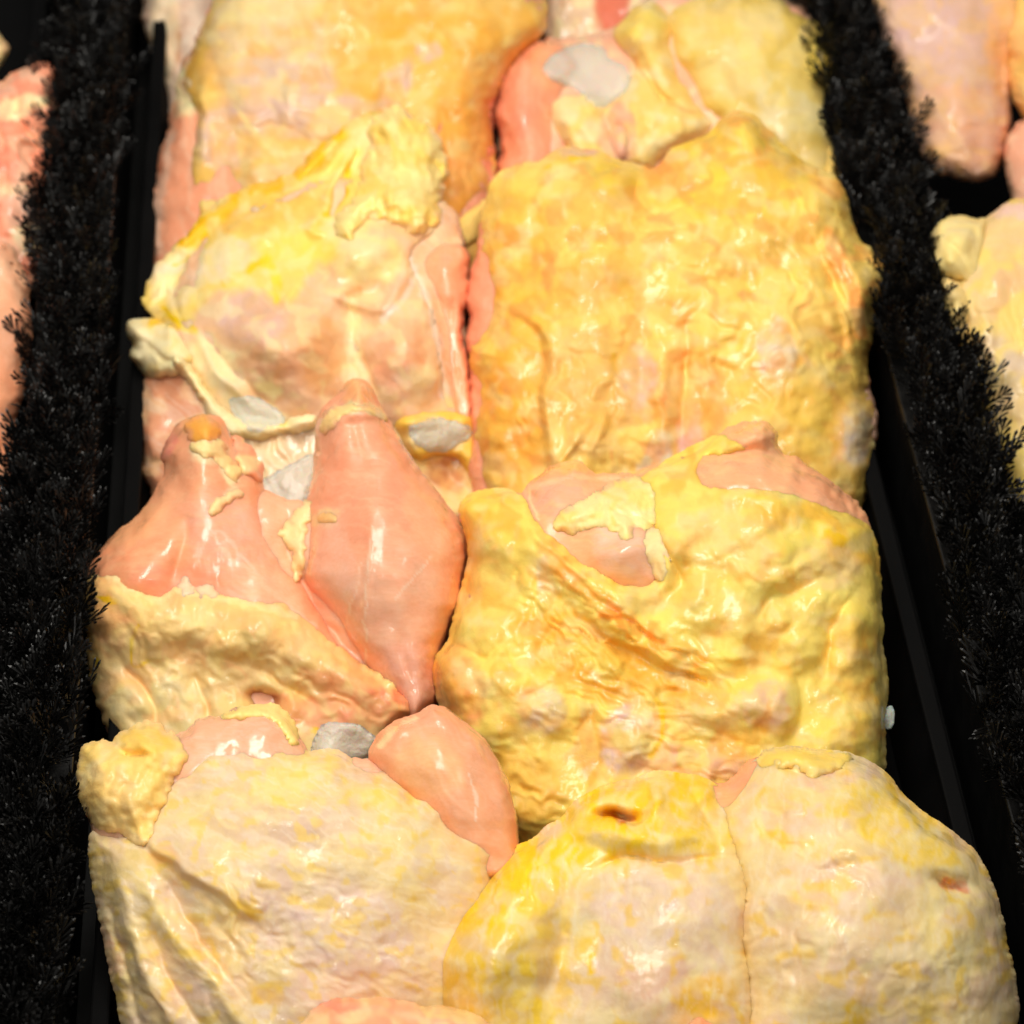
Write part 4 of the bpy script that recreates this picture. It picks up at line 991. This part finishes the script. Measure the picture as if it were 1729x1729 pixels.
# ---- tray on the right
p = Piece('mauve-pink skinned chicken with a rounded dangling end beyond the slanting fringe', 1620, 100, 0.070, 15, bbox=(1400, -240, 1900, 420), seed=17)
p.layer('skin', [(1466, -200), (1472, -40), (1484, 40), (1505, 100), (1528, 165), (1536, 205), (1545, 245), (1568, 280), (1608, 300), (1652, 306), (1690, 290), (1704, 240), (1708, 170), (1716, 90), (1740, 20), (1740, -200)], H=120, R=88, hb=50, col=(226, 186, 164), feats=[('n', 90, 7), ('n', 30, 2), ('w', 1630, 240, 90, 60, 10, 22, 4), ('l', [(1700, 60), (1690, 140), (1706, 200)], 14, -12)],
        paints=[('b', 1560, 40, 80, 60, 20, (224, 186, 176), .7), ('b', 1600, 180, 70, 40, -10, (238, 184, 146), .8), ('b', 1640, 240, 80, 40, 0, (226, 170, 136), .7), ('b', 1690, 60, 30, 100, 0, (244, 190, 140), .8), ('n', 36, .2, .2, (238, 200, 160), .4), ('n', 20, .35, .15, (236, 190, 130), .4)])
p.layer('skin_fold', [(1712, -160), (1704, -20), (1696, 60), (1700, 120), (1712, 170), (1740, 200), (1820, 180), (1840, -160)], H=150, R=60, hb=10, col=(244, 206, 136), feats=[('n', 60, 8)], paints=[('n', 40, .2, .2, (244, 186, 120), .6)])
p = Piece('pink chicken edge tucked between the mauve-pink skin and the beige skin', 1760, 260, 0.062, 15, bbox=(1640, 120, 1920, 460), seed=18)
p.layer('meat', [(1694, 250), (1706, 225), (1730, 200), (1860, 190), (1860, 400), (1740, 400), (1708, 330), (1696, 295)], H=90, R=50, hb=40, col=(232, 168, 140), mat='meat', feats=[('n', 50, 6)], paints=[('n', 30, .1, .2, (236, 200, 170), .6)])
p = Piece('beige-yellow skinned chicken with a pale folded corner beyond the slanting fringe', 1760, 600, 0.060, 16, bbox=(1520, 300, 2000, 1020), seed=19)
p.layer('skin', [(1600, 470), (1640, 400), (1668, 366), (1694, 346), (1740, 334), (1900, 340), (1940, 900), (1800, 960), (1729, 880), (1690, 800), (1650, 700), (1620, 600), (1600, 540)], H=110, R=80, hb=45, col=(236, 206, 150), feats=[('n', 80, 8), ('n', 28, 3), ('w', 1690, 560, 60, 200, 75, 20, 5), ('k', 1690, 700, 90, 120, 24, 3)],
        paints=[('b', 1700, 480, 50, 60, 0, (242, 190, 146), .5), ('b', 1690, 620, 50, 60, 0, (220, 196, 166), .7), ('n', 40, .15, .25, (242, 214, 130), .7), ('b', 1700, 360, 40, 14, 0, (244, 206, 190), .7), ('b', 1710, 780, 40, 60, 0, (240, 214, 110), .6)])
p.layer('skin_fold', [(1572, 448), (1576, 400), (1586, 376), (1612, 366), (1652, 368), (1672, 380), (1668, 440), (1652, 490), (1604, 478)], H=130, R=40, hb=10, col=(242, 220, 158), feats=[('n', 60, 8), ('n', 25, 3), ('l', [(1590, 400), (1620, 430), (1640, 470)], 14, -10)])
p.layer('skin_fold', [(1590, 470), (1640, 486), (1650, 540), (1632, 600), (1600, 560)], H=120, R=30, hb=10, col=(238, 212, 150), feats=[('n', 40, 5)])
# crumbs of ice down in the tray

# ------------------------------------------------------------------ frond fringes on the dividers
def frond_mesh(k, rng):
    """a little fan of needle leaflets along a curved stalk, pointing +Y and arching up (+Z)"""
    L = rng.uniform(0.012, 0.016)
    verts, faces = [], []

    def needle(base, d, ln, wd):
        d = d / np.linalg.norm(d)
        sidev = np.cross(d, np.array([0, 0, 1.0]))
        sidev = sidev / (np.linalg.norm(sidev) + 1e-9)
        upn = np.cross(sidev, d)
        i = len(verts)
        m = base + d * ln * 0.84
        verts.extend([base, m + sidev * wd, m + upn * wd * 0.7, m - sidev * wd, base + d * ln])
        faces.extend([(i, i + 1, i + 2, i + 2), (i, i + 2, i + 3, i + 3), (i + 1, i + 4, i + 2, i + 2), (i + 2, i + 4, i + 3, i + 3)])
    n = rng.randint(5, 6)
    for j in range(n):
        t = 0.08 + 0.78 * j / (n - 1)
        base = np.array([0, L * t, 0.006 * t * t])
        for s in (-1, 1):
            a = math.radians(rng.uniform(36, 54) * (1 - 0.5 * t))
            d = np.array([s * math.sin(a), math.cos(a), 0.30 + rng.uniform(-0.1, 0.25)])
            needle(base, d, rng.uniform(0.0062, 0.0082) * (1.08 - 0.3 * t), rng.uniform(0.00055, 0.0007))
    needle(np.array([0, L * 0.8, 0.004]), np.array([0, 1, 0.35]), 0.0068, 0.0007)
    needle(np.array([0, 0, 0.0]), np.array([0, 1, 0.2]), L * 0.95, 0.0005)
    tri = [[f[0], f[1], f[2]] for f in faces]
    me = bpy.data.meshes.new('frond')
    me.from_pydata([tuple(v) for v in verts], [], tri)
    me.materials.append(MAT['frond'])
    return me, np.array(verts), np.array(tri)


rng = random.Random(77)
FR = [frond_mesh(k, rng) for k in range(7)]
import mathutils


def fringe(label, A, B, count, seed, ylo, yhi):
    r = random.Random(seed)
    c0 = lerp(edge_pt(A, 900), edge_pt(B, 900), .5)
    root = empty('fringed_divider', (c0[0], c0[1], 0))
    tag(root, label, 'divider', 'fringed dividers between the trays')
    box_mesh('board', quad_strip(A, B, 0.18, 0.82, -0.004), quad_strip(A, B, 0.18, 0.82, ZW - 0.004), MAT['board'], root, 0.002)
    box_mesh('mat', quad_strip(A, B, 0.14, 0.86, ZW - 0.004), quad_strip(A, B, 0.14, 0.86, ZW), MAT['frond'], root, 0.001)
    items = []
    per = 9
    nt_ = count // per
    for i in range(count):
        q, k = divmod(i, per)
        if k == 0:
            y = ylo + (yhi - ylo) * ((q + r.random()) / nt_)
            tc_ = (q * 0.618 + r.uniform(-.12, .12)) % 1.0
            a0 = r.random() * 6.28
        e0, e1 = edge_pt(A, y), edge_pt(B, y)
        t = min(1.0, max(0.0, tc_ + r.gauss(0, .03)))
        p = lerp(e0, e1, 0.13 + 0.74 * t)
        side = (t - 0.5) * 2
        # each tuft is a rosette: outer fronds spread, inner ones stand
        inner = k >= 6
        ang = a0 + (k % 6) * 1.047 + r.gauss(0, .18)
        out = -math.sin(ang) * side          # above zero: this frond points out over the edge
        tilt = math.radians((58 if inner else 30) + (10 if out > 0.35 else 0) + r.gauss(0, 8))
        hump = 0.013 * (1 - side * side)
        p = p + np.array([0, 0, hump * r.uniform(0.2, 1.0)])
        s = r.uniform(1.0, 1.4)
        M = mathutils.Matrix.Translation(p) @ mathutils.Matrix.Rotation(ang, 4, 'Z') @ mathutils.Matrix.Rotation(tilt, 4, 'X') @ mathutils.Matrix.Rotation(r.gauss(0, .35), 4, 'Y') @ mathutils.Matrix.Scale(s, 4)
        # where the frond falls in the picture
        rel = p - CAM
        dz = rel @ fwd
        px = W0 / 2 + FPX * rel[0] / dz
        py = W0 / 2 - FPX * (rel @ upv) / dz
        vis = (-10 < px < W0 + 10) and (-10 < py < W0 + 10)
        items.append((vis, p[2] + 0.012 * py / W0 + 0.004 * r.random(), M, r.randrange(len(FR))))
    items.sort(key=lambda q: (not q[0], -q[1]))
    for q in items[:300]:
        o = bpy.data.objects.new('frond', FR[q[3]][0])
        COL.objects.link(o)
        o.parent = root
        o.matrix_parent_inverse = root.matrix_world.inverted()
        o.matrix_world = q[2]
    vs, fs, n = [], [], 0
    for q in items[300:]:
        v, f = FR[q[3]][1], FR[q[3]][2]
        m = np.array(q[2])
        vs.append(v @ m[:3, :3].T + m[:3, 3])
        fs.append(f + n)
        n += len(v)
    me = bpy.data.meshes.new('undergrowth_fronds')
    me.from_pydata(np.concatenate(vs).tolist(), [], np.concatenate(fs).tolist())
    me.materials.append(MAT['frond'])
    o = bpy.data.objects.new('frond_undergrowth', me)
    COL.objects.link(o)
    o.parent = root
    o.matrix_parent_inverse = root.matrix_world.inverted()
    o['kind'] = 'stuff'


fringe('straight black plastic leaf fringe along the pale flesh and fat ball side of the tray', LEFT[0], LEFT[1], 1900, 5, -330, 1990)
fringe('slanting black plastic leaf fringe along the deep yellow skins, bare tray wall showing below it', RIGHT[0], RIGHT[1], 1900, 6, -330, 1990)
